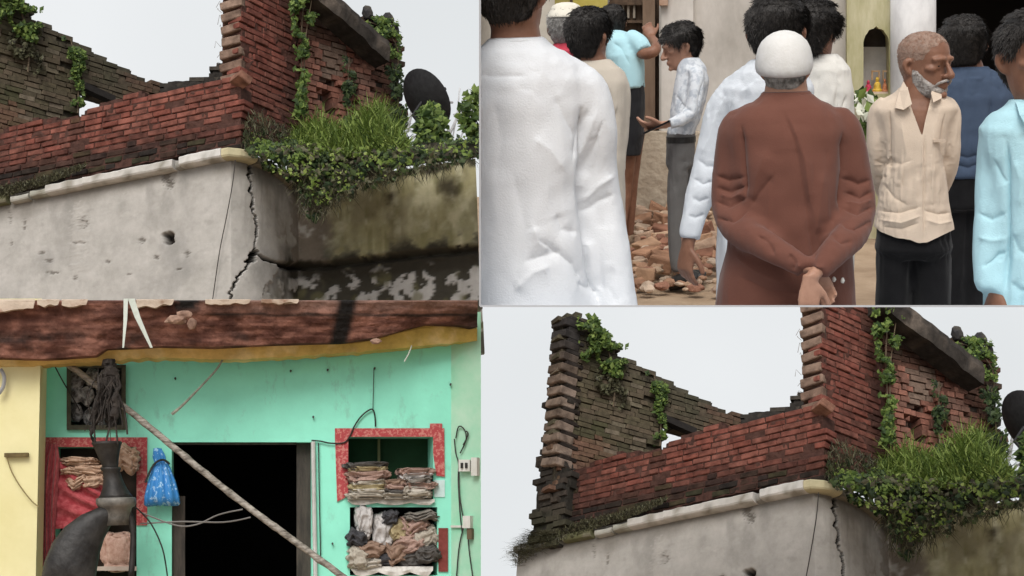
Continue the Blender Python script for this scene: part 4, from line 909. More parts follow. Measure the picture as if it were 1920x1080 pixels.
# doorway: dark hall behind it, wooden posts
door = Thing(S, 'doorway', W(450, 1120), 'black open doorway with dark wooden posts in the turquoise wall', 'doorway')
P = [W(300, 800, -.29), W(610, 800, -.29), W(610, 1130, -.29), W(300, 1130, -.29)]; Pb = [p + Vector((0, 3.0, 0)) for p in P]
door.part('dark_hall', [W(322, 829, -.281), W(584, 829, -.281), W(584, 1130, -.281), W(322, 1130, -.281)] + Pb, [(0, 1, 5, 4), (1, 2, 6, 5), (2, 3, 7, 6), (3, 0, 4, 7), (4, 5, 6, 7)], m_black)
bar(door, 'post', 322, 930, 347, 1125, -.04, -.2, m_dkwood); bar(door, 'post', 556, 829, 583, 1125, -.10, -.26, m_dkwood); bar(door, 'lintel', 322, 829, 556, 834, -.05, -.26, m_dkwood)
mb = MB(); mb.tube([W(587, 828, .03), W(589, 950, .03), W(592, 1110, .03)], .014, 8); solo(S, 'white_pipe', mb.v, mb.f, mat('white_pvc', (.6, .62, .6), (.45, .45, .43), 6, .5, .05), 'thin white pipe up the right side of the doorway', 'pipe')
mb = MB(); mb.tube([W(*p, .02) for p in ((584, 826), (600, 827), (620, 831), (645, 830), (656, 818), (664, 800), (676, 782), (690, 770), (699, 768), (703, 780), (704, 800))], .005, 5, sub=4); mb.tube([W(701, 690, .02), W(700, 730, .02), W(699, 768, .02)], .0028, 5)
solo(S, 'wall_wire', mb.v, mb.f, m_iron, 'thin dark wire looping on the wall above the right shelf', 'wire', kind='stuff')
mb = MB(); mb.tube([W(597, 830, .02), W(598, 900, .02), W(601, 1050, .02)], .004, 5); solo(S, 'dark_rope', mb.v, mb.f, m_iron, 'dark rope hanging straight down beside the white pipe', 'rope')
# wires stretched before the doorway
for pts, lab in ((((262, 960), (330, 985), (370, 983), (410, 965), (455, 955)), 'grey wire sagging across the doorway, upper of two'), (((262, 982), (340, 978), (420, 979), (470, 970)), 'grey wire running level across the doorway, lower of two')):
    mb = MB(); mb.tube([S.at(x, y, 9.1) for x, y in pts], .005, 5, sub=5); solo(S, 'slack_wire', mb.v, mb.f, mat('grey_wire', (.2, .19, .18), None, bump=0), lab, 'wire')
# bamboo pole and stick
mb = MB(); A = S.at(112, 672, 9.16); B = S.at(655, 1095, 8.6); pts = [A.lerp(B, i / 60) for i in range(61)]
pts = [p + Vector((0, 0, .012 * sin(i * .13) + .006 * nz_(i * .4, 1, 1))) for i, p in enumerate(pts)]
mb.tube(pts, [.0195 * (1 + .14 * abs(nz_(i * .5, 0, 0)) + (.16 if i % 9 == 0 else 0)) for i in range(61)], 10)
solo(S, 'bamboo_pole', mb.v, mb.f, mat('grey_bamboo', (.085, .07, .055), (.44, .40, .345), 16, .7, .4, stretch=(1, 1, 3)), 'long grey bamboo pole slanting down across the doorway', 'pole', smooth=True)
mb = MB(); mb.tube([S.at(p[0], p[1], 9.0) for p in ((424, 662), (408, 690), (385, 716), (360, 742), (340, 762), (322, 777))], [.006, .007, .007, .008, .009, .012], 6, sub=4)
solo(S, 'hanging_stick', mb.v, mb.f, mat('twig_grey', (.12, .13, .1), (.3, .3, .24), 20), 'thin crooked stick poking out from under the roof edge', 'stick')
mb = MB(); mb.tube([S.at(p[0], p[1], 8.95) for p in ((772, 648), (766, 664), (758, 678))], .005, 5); solo(S, 'pale_straw', mb.v, mb.f, mstrip, 'short pale straw hanging from the yellow plaster edge', 'straw')
mb = MB(); mb.tube([W(*p, .05) for p in ((102, 685), (118, 715), (136, 745), (150, 770))], .004, 5, sub=3); solo(S, 'hanging_wire', mb.v, mb.f, m_iron, 'thin dark wire hanging left of the window', 'wire')
NAILS = ['nail high on the turquoise wall, left of three in a row', 'nail high on the turquoise wall, middle of three in a row', 'nail high on the wall holding the thin wire', 'nail on the wall right of the window', 'nail above the right end of the doorway', 'nail in the corner of the back and side walls', 'nail low between the doorway and the lower shelf']
for k, (x, y) in enumerate(((545, 697), (614, 695), (702, 692), (329, 711), (587, 783), (844, 722), (623, 1020))):
    mb = MB(); p = W(x, y); mb.tube([p + Vector((0, .01, 0)), p + Vector((0, -.03, .004))], [.005, .007], 6); solo(S, 'wall_nail', mb.v, mb.f, m_iron, NAILS[k], 'nail', 'nails in the turquoise wall')

# right shelves: painted border, two niches, clothes
sh = Thing(S, 'wall_shelves', W(735, 1079), 'two wall niches with red speckled painted border, full of clothes', 'shelves')
bar(sh, 'painted_border', 628, 803, 833, 819, .012, -.01, m_redpaint); bar(sh, 'painted_border', 806, 794, 829, 803, .012, -.01, m_redpaint)
sh.part('painted_border', [W(628, 819, .012), W(653, 819, .012), W(653, 930, .012), W(632, 941, .012), W(628, 819, -.01), W(653, 819, -.01), W(653, 930, -.01), W(632, 941, -.01)], [(0, 3, 2, 1), (0, 1, 5, 4), (1, 2, 6, 5), (2, 3, 7, 6), (3, 0, 4, 7)], m_redpaint)
sh.part('painted_border', [W(812, 819, .012), W(833, 819, .012), W(834, 894, .012), W(818, 892, .012), W(812, 850, .012)] + [W(812, 819, -.01), W(833, 819, -.01), W(834, 894, -.01), W(818, 892, -.01), W(812, 850, -.01)], [(0, 4, 3, 2, 1), (0, 1, 6, 5), (1, 2, 7, 6), (2, 3, 8, 7), (3, 4, 9, 8), (4, 0, 5, 9)], m_redpaint)
bar(sh, 'painted_border', 822, 990, 840, 1072, .012, -.01, mat('dark_red_board', (.16, .035, .028), (.24, .06, .05), 20))
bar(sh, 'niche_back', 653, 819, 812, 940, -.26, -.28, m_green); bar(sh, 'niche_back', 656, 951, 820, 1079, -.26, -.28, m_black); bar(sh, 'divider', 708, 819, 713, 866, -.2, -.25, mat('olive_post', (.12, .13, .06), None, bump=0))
def liner(y, x0, x1, drop, lab):
    V = []; Fc = []; N_ = 60
    for i in range(N_ + 1):
        x = lerp(x0, x1, i / N_); t = i / N_; yb = y + drop * (.55 + .45 * abs(sin(t * 2.6 * pi + .4))) * (.4 + .6 * smoothstep(0, .06, t) * smoothstep(1, .94, t))
        V += [W(x, y - 3, -.2), W(x, y - 2, .02), W(x, lerp(y, yb, .5), .035 + .008 * sin(i * .5)), W(x, yb, .03)]
    for i in range(N_):
        for j in range(3): k = i * 4 + j; Fc.append((k, k + 1, k + 5, k + 4))
    solo(S, 'paper_liner', V, Fc, m_paper, lab, 'paper')
liner(938, 652, 815, 9, 'white newspaper liner hanging over the upper shelf edge'); liner(1064, 658, 812, 16, 'white newspaper liner hanging over the lower shelf edge')
G1, G2 = 'folded clothes on the upper shelf', 'clothes heaped on the lower shelf'
k = 0
CN = ['cream', 'dark tan', 'pale cream', 'brown', 'charcoal', 'mustard', 'pale grey', 'dark brown', 'black', 'dusty pink']
ORD = ['lowest', 'second', 'third', 'fourth', 'fifth', 'sixth', 'seventh', 'eighth']
for (x, w, y0, n_, hh, st_) in ((688, 66, 930, 8, 8.5, 'left'), (738, 40, 930, 4, 8.5, 'low middle'), (778, 52, 928, 6, 9, 'right')):
    for i in range(n_):
        ci = rnd.choice((0, 0, 1, 2, 3, 4, 5, 6, 9)); yy = y0 - i * hh * .95; lump('folded_garment', x + rnd.uniform(-5, 5), yy, w * rnd.uniform(.85, 1.05), hh * 1.45, -.05, 400 + k, mcl[ci], '%s folded garment, %s from bottom, %s stack, upper shelf' % (CN[ci], ORD[i], st_), 'garment', G1, folds=3, depth=.11, box=.42); k += 1
WHERE = ['standing at the upper left', 'standing tall left of the middle', 'at the left edge, middle height', 'low left, above the paper', 'in the lower left corner', 'right of the middle, near the top', 'near the top right', 'at the right edge, middle height', 'in the middle of the right half', 'low in the middle', 'low at the right edge', 'at the bottom, middle', 'flat on top at the right', 'at the bottom, right of the middle', 'at the top, middle', 'at the bottom, second from left']
for hi_, (x, y, w, h, c) in enumerate(((682, 978, 26, 50, 6), (716, 1000, 30, 62, 6), (668, 1010, 30, 26, 8), (694, 1030, 44, 26, 3), (672, 1045, 34, 36, 0), (748, 995, 36, 38, 5), (775, 985, 44, 30, 9), (796, 1010, 44, 34, 0), (768, 1020, 46, 30, 9), (742, 1035, 36, 34, 3), (800, 1040, 36, 26, 4), (720, 1048, 40, 22, 8), (790, 968, 50, 16, 1), (768, 1048, 44, 24, 4), (730, 970, 24, 22, 8), (655 + 40, 1054, 36, 20, 2))):
    lump('crumpled_garment', x, y, w * 1.1, h * 1.1, -.06 + rnd.uniform(-.04, .04), 500 + k, mcl[c], '%s crumpled garment %s of the lower shelf heap' % (CN[c], WHERE[hi_]), 'garment', G2, folds=rnd.choice((2, 4, 6)), depth=.1); k += 1
bar(sh, 'paper_note', 814, 900, 834, 932, .008, -.004, mat('pale_note', (.5, .68, .66), (.6, .75, .74), 12))
# switch board and wires on the right wall
sw = Thing(S, 'switch_board', RW(.5, 895), 'white switch board with tangled wires on the side wall', 'switch board')
m_wp = mat('white_plastic', (.68, .68, .64), (.55, .55, .5), 10, .5, .05)
def rbox(th, name, t0, t1, y0, y1, d, m):
    P = [RW(t0, y0), RW(t1, y0), RW(t1, y1), RW(t0, y1), RW(t0, y0, d), RW(t1, y0, d), RW(t1, y1, d), RW(t0, y1, d)]
    return th.part(name, P, [(0, 1, 2, 3), (7, 6, 5, 4), (0, 4, 5, 1), (1, 5, 6, 2), (2, 6, 7, 3), (3, 7, 4, 0)], m)
bd = rbox(sw, 'board', .36, .74, 862, 884, .05, m_wp); rbox(sw, 'socket', .78, .98, 858, 892, .05, m_wp); [setattr(rbox(sw, 'switch', t_, t_ + .07, 868, 878, .062, m_iron), 'parent', bd) for t_ in (.45, .6)]
for pts in (((.2, 822), (.3, 800), (.5, 806), (.55, 825), (.35, 850)), ((.15, 823), (.2, 850), (.3, 870), (.28, 900), (.34, 960), (.42, 1000)), ((.55, 808), (.62, 815), (.45, 835)), ((.3, 885), (.33, 930), (.45, 970)), ((.45, 990), (.3, 1030), (.2, 1100)), ((.6, 985), (.65, 1030), (.8, 1090))):
    mb = MB(); mb.tube([RW(t, y, .02) for t, y in pts], .0045, 5, sub=4); sw.part('wire', mb.v, mb.f, m_iron)
sk = Thing(S, 'wall_socket', RW(.6, 990), 'small pale socket box low on the side wall', 'socket'); rbox(sk, 'box', .5, .75, 967, 990, .05, m_wp); rbox(sk, 'plug', .62, .78, 991, 1011, .04, mat('brown_plug', (.13, .1, .06), None, bump=0)); rbox(sk, 'conduit', .02, .45, 985, 989, .02, m_wp)
# ================================================================== THE CROWD
S = CR
ZG = S.at(1285, 543, 7.2).z                       # ground height under the man with the phone
CUTY = 574.6                                      # the floor strip the figures stand behind begins here
def C3(x, y, Y): return S.at(x, y, Y)
YW = 9.2
m_wallw = mat('stained_whitewash', (.40, .37, .33), (.66, .62, .57), 2.2, .9, .3, bscale=18, stretch=(1, 1, .5))
m_wallg = mat('mossy_whitewash', (.30, .28, .12), (.62, .58, .40), 3, .9, .3, stretch=(1.5, 1, .4))
m_mud = mat('mud_wall', (.30, .235, .17), (.47, .40, .31), 4, .95, .6, bscale=16, bdist=.03)
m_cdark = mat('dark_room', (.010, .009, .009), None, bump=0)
m_oldwood = mat('old_door_wood', (.05, .032, .022), (.13, .085, .055), 6, .8, .4, stretch=(3, 1, .4))
# ground
y0 = S.at_z(1400, 573.2, ZG).y
mb = MB(); V = []; Fc = []; NX, NY = 70, 40
for j in range(NY + 1):
    for i in range(NX + 1):
        x = lerp(901, 2050, i / NX); e = S.at_z(x, 573.4, ZG); Y = lerp(e.y, 12.0, (j / NY) ** 1.3); 
        p = S.at(x, 573.4, e.y) * (Y / e.y); q = Vector((p.x, Y, ZG + (.03 * fbm(Vector((p.x, Y, 0)), 2.2, 4) if j else 0))); V.append(q)
for j in range(NY):
    for i in range(NX): k = j * (NX + 1) + i; Fc.append((k, k + 1, k + NX + 2, k + NX + 1))
o = solo(S, 'dirt_ground', V, Fc, m_dirt, 'bare trodden dirt in front of the old building', kind='structure', smooth=True)
# the thin floor strip and upright panel that divide this place from its neighbours
m_part = mat('grey_partition', (.45, .47, .5), None, bump=0)
def wedge(pts_near, pts_far, off):
    P = pts_near + pts_far; return P + [p + off for p in P]
def strip(name, a, b_, label):     # two photo points, thin board from depth 3.2 to 9.4 seen edge-on
    A0, A1 = S.at(*a, 3.2), S.at(*b_, 3.2); B0, B1 = S.at(*a, 9.4), S.at(*b_, 9.4)
    nn = (A1 - A0).cross(B0 - A0).normalized() * .0022
    P = [A0, A1, B1, B0]; V = [p + nn for p in P] + [p - nn for p in P]
    o = solo(S, name, V, [(0, 1, 2, 3), (7, 6, 5, 4), (0, 4, 5, 1), (1, 5, 6, 2), (2, 6, 7, 3), (3, 7, 4, 0)], m_part, label, kind='structure')
strip('partition_floor', (900, 574), (1990, 574), 'thin pale board along the bottom of the crowd picture')
strip('partition_panel', (900, -40), (900, 574), 'thin pale upright board along the left of the crowd picture')

# the old building behind: whitewashed wall, door on the left, niche, column, dark opening on the right
bld = Thing(S, 'old_building', S.at(1400, 450, YW), 'old whitewashed building with stained walls behind the crowd', 'building')
def slab(th, name, x0, y0, x1, y1, Yf, thick, m, parent=None, label=None):
    a = S.at(x0, y0, Yf); P = [S.at(x0, y0, Yf), S.at(x1, y0, Yf), S.at(x1, y1, Yf), S.at(x0, y1, Yf)]; Q = [p + Vector((0, thick, 0)) for p in P]
    return th.part(name, P + Q, [(0, 3, 2, 1), (4, 5, 6, 7), (0, 1, 5, 4), (1, 2, 6, 5), (2, 3, 7, 6), (3, 0, 4, 7)], m, parent=parent, label=label)
slab(bld, 'wall', 1236, -22, 1592, 475, YW, .4, m_wallw)
slab(bld, 'wall', 901, -22, 1140, 475, YW + .1, .3, mat('beige_plaster', (.5, .45, .38), (.62, .58, .5), 4))  # beige plaster wall left of the door
slab(bld, 'pilaster', 1240, -22, 1300, 475, YW - .06, .1, m_wallw)
slab(bld, 'dado', 1176, 248, 1420, 470, YW - .16, .16, m_mud, label='eroded mud base of the wall')
NI_ = (1619, 50, 1667, 176)
for (x0, y0, x1, y1) in ((1588, -22, NI_[0], 475), (NI_[2], -22, 1680, 475), (NI_[0], NI_[3], NI_[2], 475), (NI_[0], -22, NI_[2], 40)): slab(bld, 'pilaster', x0, y0, x1, y1, YW - .12, .3, m_wallg)
# arch over the niche
mb = MB(); N_ = 16; c = (1643, 86)
for i in range(N_):
    a0, a1 = pi - pi * i / N_, pi - pi * (i + 1) / N_
    pt = lambda a: (c[0] + 24.5 * cos(a), c[1] - 37 * sin(a) * (1 - .12 * abs(sin(2 * a * 3)) ) )
    P = [S.at(*pt(a0), YW - .122), S.at(*pt(a1), YW - .122), S.at(pt(a1)[0], 39, YW - .122), S.at(pt(a0)[0], 39, YW - .122)]
    mb.add(P + [p + Vector((0, .16, 0)) for p in P], [(0, 1, 2, 3), (0, 4, 5, 1)])
bld.part('niche_arch', mb.v, mb.f, m_wallg)
slab(bld, 'niche_back', 1612, 36, 1674, 180, YW + .13, .02, mat('dark_niche', (.05, .042, .036), (.12, .10, .09), 6))  # dark back of the niche, seen at the top of the arch
slab(bld, 'niche_panel', 1618, 88, 1669, 172, YW + .07, .05, mat('niche_white', (.52, .5, .49), (.65, .63, .61), 8))
# round white column
mb = MB(); R = []
for y in (-22, 100, 200, 300, 400, 475):
    p = S.at(1712, y, YW - .15); r = 39 * YW / FPX; R.append([Vector((p.x + r * cos(2 * pi * k / 28), p.y + r * sin(2 * pi * k / 28), p.z)) for k in range(28)])
mb.rings(R); bld.part('column', mb.v, mb.f, mat('white_column', (.46, .45, .45), (.68, .67, .66), 5, .9, .3, stretch=(1, 1, .5)), True)
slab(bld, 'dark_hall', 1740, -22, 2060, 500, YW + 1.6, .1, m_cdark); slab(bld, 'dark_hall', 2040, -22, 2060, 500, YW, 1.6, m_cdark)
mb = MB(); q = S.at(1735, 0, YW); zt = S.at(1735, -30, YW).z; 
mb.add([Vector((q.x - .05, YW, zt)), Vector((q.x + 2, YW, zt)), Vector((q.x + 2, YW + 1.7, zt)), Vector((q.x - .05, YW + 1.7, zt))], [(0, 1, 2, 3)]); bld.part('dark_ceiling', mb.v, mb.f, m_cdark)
# old door with vertical bars, left
dr = Thing(S, 'old_door', S.at(1190, 440, YW), 'dark old wooden door behind the man in pale blue', 'door')
slab(dr, 'panel', 1140, -22, 1237, 475, YW + .22, .06, m_oldwood); slab(dr, 'jamb', 1205, -22, 1228, 475, YW + .02, .16, mat('brown_post', (.14, .09, .06), (.23, .16, .11), 5, .8, .3, stretch=(2, 1, .4)))
for k, x in enumerate((1142, 1150, 1158, 1166, 1176, 1187)): slab(dr, 'bar', x, 8, x + 4, 34, YW + .18, .03, mat('pale_bar', (.30, .26, .21), None, bump=0))
for y in (4, 38): slab(dr, 'rail', 1140, y, 1205, y + 5, YW + .16, .05, m_oldwood)
yc = Thing(S, 'yellow_panel', S.at(1100, 28, YW), 'olive yellow cloth panel hanging above the heads at the left', 'panel')
slab(yc, 'cloth', 1074, -50, 1139, 26, YW - .05, .02, mat('olive_yellow', (.40, .32, .06), (.50, .42, .12), 6)); slab(yc, 'cloth', 1040, -50, 1068, 36, YW - .04, .02, mat('olive_dark', (.28, .23, .06), (.36, .3, .1), 6)); slab(yc, 'edge', 1068, -50, 1074, 26, YW - .03, .02, m_oldwood)
slab(bld, 'cornice', 1236, -40, 1252, 10, YW - .1, .1, mat('rust_stain', (.35, .2, .13), (.5, .36, .27), 8))
def ell(c, hw, hd, n=28, yaw=0, ex=.85):
    out = []
    for k in range(n):
        a = 2 * pi * k / n; x = math.copysign(abs(cos(a)) ** ex, cos(a)) * hw; y = math.copysign(abs(sin(a)) ** ex, sin(a)) * hd
        out.append(c + Vector((x * cos(yaw) - y * sin(yaw), x * sin(yaw) + y * cos(yaw), 0)))
    return out
# small shrine things in and under the niche
shr = Thing(S, 'shrine', S.at(1643, 176, YW), 'small red and gold shrine figures in the arched niche', 'shrine')
def idol(x, y, w, h, name, c):          # little seated figure: base, body, head
    R = []
    for (f, k) in ((0, 1.0), (.12, 1.05), (.2, .8), (.45, .72), (.6, .55), (.66, .3), (.72, .36), (.84, .4), (.95, .25), (1, .04)):
        p = S.at(x, y + h / 2 - f * h, YW - .03); R.append(ell(p, w / 2 * k * YW / FPX, .03 * k, 16, 0, 1))
    mb = MB(); mb.rings(R); shr.part('figure', mb.v, mb.f, mat(name, c, tuple(min(1, v * 1.5) for v in c), 60, .5))
idol(1628, 162, 15, 24, 'shrine_red', (.42, .035, .08)); idol(1645, 158, 17, 28, 'shrine_gold', (.50, .33, .05)); idol(1659, 160, 11, 26, 'shrine_rust', (.40, .16, .08))
for (x0, y0, x1, y1) in ((1634, 134, 1637, 150), (1647, 134, 1650, 150), (1634, 132, 1650, 135), (1655, 134, 1657, 150), (1665, 134, 1667, 174), (1655, 132, 1667, 135)): slab(shr, 'frame_bar', x0, y0, x1, y1, YW - .0, .02, mat('shrine_wood', (.45, .27, .14), (.6, .42, .26), 20))
slab(shr, 'plinth', 1616, 172, 1668, 177, YW - .06, .1, mat('shrine_base', (.5, .36, .3), (.6, .48, .42), 14))
S_keep = S
pl_ = Thing(S, 'flowering_plant', S.at(1620, 330, YW - .4), 'green plant with white flowers below the niche', 'plant')
def cr_foliage(poly, Y, n, size, seed):
    global S
    return foliage(poly, lambda x, y: Y, n, size, .08, seed, 0)
mb = cr_foliage([(1602, 178), (1625, 170), (1650, 200), (1652, 260), (1640, 330), (1600, 330), (1600, 240)], YW - .4, 420, .075, 61); pl_.part('foliage', mb.v, mb.f, LEAF_MID, kind='stuff')
mb = cr_foliage([(1606, 175), (1632, 180), (1634, 225), (1608, 225)], YW - .46, 40, .06, 62); pl_.part('blossom', mb.v, mb.f, mat('white_petals', (.65, .66, .55), None, bump=0), kind='stuff')
mb = MB(); mb.tube([S.at(1618, 200, YW - .4), S.at(1622, 260, YW - .4), S.at(1620, 330, YW - .4), S.at(1620, 440, YW - .35)], .012, 6, sub=3); pl_.part('stem', mb.v, mb.f, mat('vine_stem', (0, 0, 0)))
# heap of broken bricks
rnd = random.Random(29)
BRC = [(.45, .29, .19), (.38, .22, .14), (.5, .36, .25), (.3, .15, .1), (.52, .4, .3), (.42, .3, .22)]
STN = [rough_box_mesh('broken_brick', 50 + k, MBRICK, .1, .22) for k in range(6)]
def zground(x, y): return S.at_z(x, y, ZG)
heap_px = []
for row in range(9):
    y = 398 + row * 17
    x = 1182 + rnd.uniform(0, 10)
    while x < 1352 - max(0, 40 - row * 8):
        w = rnd.uniform(22, 50); heap_px.append((x + w / 2, y + rnd.uniform(-5, 5), w)); x += w * rnd.uniform(.8, 1.25)
for k, (x, y, w) in enumerate(heap_px):
    if y > 500 and x > 1240 and rnd.random() < .75: continue
    if y > 525 and rnd.random() < .5: continue
    Y = lerp(8.9, 7.1, (y - 398) / 136); p = S.at(x, y, Y); L = w * Y / FPX
    o = bpy.data.objects.new('broken_brick', rnd.choice(STN)); COL.objects.link(o)
    o.matrix_world = S.M @ Matrix.Translation(p) @ Matrix.Rotation(rnd.uniform(-.7, .7), 4, 'Z') @ Matrix.Rotation(rnd.gauss(0, .22), 4, 'Y') @ Matrix.Rotation(rnd.gauss(0, .2), 4, 'X') @ Matrix.Diagonal((L, L * rnd.uniform(.7, 1), L * rnd.uniform(.42, .62), 1))
    o.color = (*rnd.choice(BRC), 1); tag(o, 'broken brick lying in the rubble heap at the foot of the wall', 'brick', 'broken bricks in the rubble heap')
mb = MB(); R = []
for j in range(20):
    t = j / 19; r = []
    for i in range(13):
        x = lerp(1170, 1380, i / 12); y = lerp(385, 545, t); p = S.at(x, y + 10, lerp(9.05, 7.3, t)); p.z += .05 * fbm(p, 5, 3); r.append(p)
    R.append(r)
V = [p for r in R for p in r]; Fc = [(j * 13 + i, j * 13 + i + 1, (j + 1) * 13 + i + 1, (j + 1) * 13 + i) for j in range(19) for i in range(12)]
mbr = MB()
for k in range(160):
    x = rnd.uniform(1182, 1350); y = rnd.uniform(395, 552); Yq = lerp(8.95, 7.15, (y - 398) / 136); p_ = S.at(x, y, Yq); p_.z += .02; r_ = rnd.uniform(.012, .035); vv, ff = rock(p_, r_, 900 + k, (1.2, 1, .7)); mbr.add(vv, ff, rnd.choice(BRC))
solo(S, 'brick_chips', mbr.v, mbr.f, MRUIN, 'small chips of broken brick scattered over the rubble heap', 'rubble', kind='stuff', tint=mbr.t)
solo(S, 'rubble_bank', V, Fc, mat('brick_dust', (.27, .18, .12), (.42, .3, .2), 9, .95, .7, bscale=30, bdist=.03), 'bank of brick dust and earth under the broken bricks', 'rubble', kind='stuff', smooth=True)

# ------------------------------------------------------------------ people
m_skin = mat('skin_brown', (.205, .095, .058), (.27, .135, .085), 18, .5, .15, bscale=60, spec=.35)
m_skinl = mat('skin_light_brown', (.36, .19, .125), (.46, .26, .18), 18, .5, .15, bscale=60, spec=.35)
m_hair = mat('black_hair', (.012, .010, .009), (.03, .026, .023), 40, .6, .5, bscale=120, spec=.4)
m_greyhair = mat('grey_hair', (.16, .15, .14), (.42, .41, .39), 60, .8, .4, bscale=140)
m_beard = mat('white_beard', (.20, .17, .15), (.52, .49, .46), 60, .9, .5, bscale=150)
m_stub = mat('shaven_hair', (.25, .145, .10), (.34, .245, .195), 70, .75, .3, bscale=160)
m_eye = mat('eye_white', (.34, .30, .27), None, bump=0, rough=.25); m_iris = mat('eye_dark', (.015, .01, .008), None, bump=0, rough=.2)
def cloth_mat(name, c, k=1.0, sc=240): return mat(name, c, tuple(min(.9, v * 1.05 + .004) for v in c), 12, .95, .2 * k, bscale=sc, sheen=.1, spec=.08, crease=.5, cscale=8)

def remesh(mb, voxel, smooth, name='tmp'):
    me = mesh_of(name, mb.v, mb.f); o = bpy.data.objects.new(name, me); COL.objects.link(o)
    r = o.modifiers.new('r', 'REMESH'); r.mode = 'VOXEL'; r.voxel_size = voxel; r.use_smooth_shade = True
    if smooth: sm = o.modifiers.new('s', 'SMOOTH'); sm.factor = .5; sm.iterations = smooth
    bpy.context.view_layer.update(); dg = bpy.context.evaluated_depsgraph_get(); ev = o.evaluated_get(dg)
    out = bpy.data.meshes.new_from_object(ev); bpy.data.objects.remove(o); bpy.data.meshes.remove(me); return out
def subdivide(me, lv):
    o = bpy.data.objects.new('tmp', me); COL.objects.link(o); m_ = o.modifiers.new('s', 'SUBSURF'); m_.levels = lv; m_.render_levels = lv
    bpy.context.view_layer.update(); out = bpy.data.meshes.new_from_object(o.evaluated_get(bpy.context.evaluated_depsgraph_get())); bpy.data.objects.remove(o); bpy.data.meshes.remove(me); return out
def buckle(me, grow, seed, iters=110, goal=.010, bend=.22, amp=.004, pins=()):
    """cloth a little too large for its shape: edges want to be longer than they are, so the sheet folds.
    grow = (sideways, upright) surplus; pins = photo points that stay put"""
    n_ = len(me.vertices); X0 = np.empty(n_ * 3, dtype=np.float64); me.vertices.foreach_get('co', X0); X0 = X0.reshape(-1, 3)
    E_ = []
    nl = len(me.loops); lv = np.empty(nl, dtype=np.int32); me.loops.foreach_get('vertex_index', lv)
    ps = np.empty(len(me.polygons), dtype=np.int32); pt = ps.copy(); me.polygons.foreach_get('loop_start', ps); me.polygons.foreach_get('loop_total', pt)
    q = ps[pt == 4]; a, b_, c, d = lv[q], lv[q + 1], lv[q + 2], lv[q + 3]
    ed = np.empty(len(me.edges) * 2, dtype=np.int32); me.edges.foreach_get('vertices', ed); ed = ed.reshape(-1, 2)
    I = np.concatenate([ed[:, 0], a, b_]); J = np.concatenate([ed[:, 1], c, d])
    D0 = X0[J] - X0[I]; L0 = np.linalg.norm(D0, axis=1) + 1e-9; U = D0 / L0[:, None]
    mv = np.array([.25 + 1.5 * max(0, .45 + .9 * noise.noise(Vector(p) * 5 + Vector((seed, 0, 0)))) for p in X0]); msk = (mv[I] + mv[J]) / 2
    Lt = L0 * (1 + (grow[0] * (U[:, 0] ** 2 + .6 * U[:, 1] ** 2) + grow[1] * U[:, 2] ** 2) * msk)
    Nn = np.empty(n_ * 3, dtype=np.float32); me.vertices.foreach_get('normal', Nn); Nn = Nn.reshape(-1, 3)
    nz0 = np.array([noise.noise(Vector((p[0] + .35 * p[2], p[1], p[2] * .45)) * 12 + Vector((seed * 3, 1, 0))) + .5 * noise.noise(Vector((p[0] - .5 * p[2], p[1], p[2] * .7)) * 19 + Vector((seed, 7, 0))) for p in X0])
    X = X0 + Nn * (nz0 * amp)[:, None]
    deg = np.bincount(I, minlength=n_) + np.bincount(J, minlength=n_); e0, e1 = ed[:, 0], ed[:, 1]; dg = np.maximum(1, np.bincount(e0, minlength=n_) + np.bincount(e1, minlength=n_))[:, None]
    def acc(i, j, vi, vj): return np.stack([np.bincount(i, vi[:, k], n_) + np.bincount(j, vj[:, k], n_) for k in range(3)], 1)
    for it in range(iters):
        t = min(1, (it + 1) / (iters * .6)); Lw = L0 + (Lt - L0) * t
        d_ = X[J] - X[I]; l_ = np.linalg.norm(d_, axis=1) + 1e-9; cr = d_ * ((l_ - Lw) / l_ * .5)[:, None]
        X = X + acc(I, J, cr, -cr) / deg[:, None] * 1.6
        Lp = acc(e0, e1, X[e1], X[e0]) / dg - X; L0p = acc(e0, e1, X0[e1], X0[e0]) / dg - X0 if it == 0 else L0p
        X = X + bend * (Lp - L0p); X = X + goal * (X0 - X)
    me.vertices.foreach_set('co', X.astype(np.float32).ravel()); me.update()
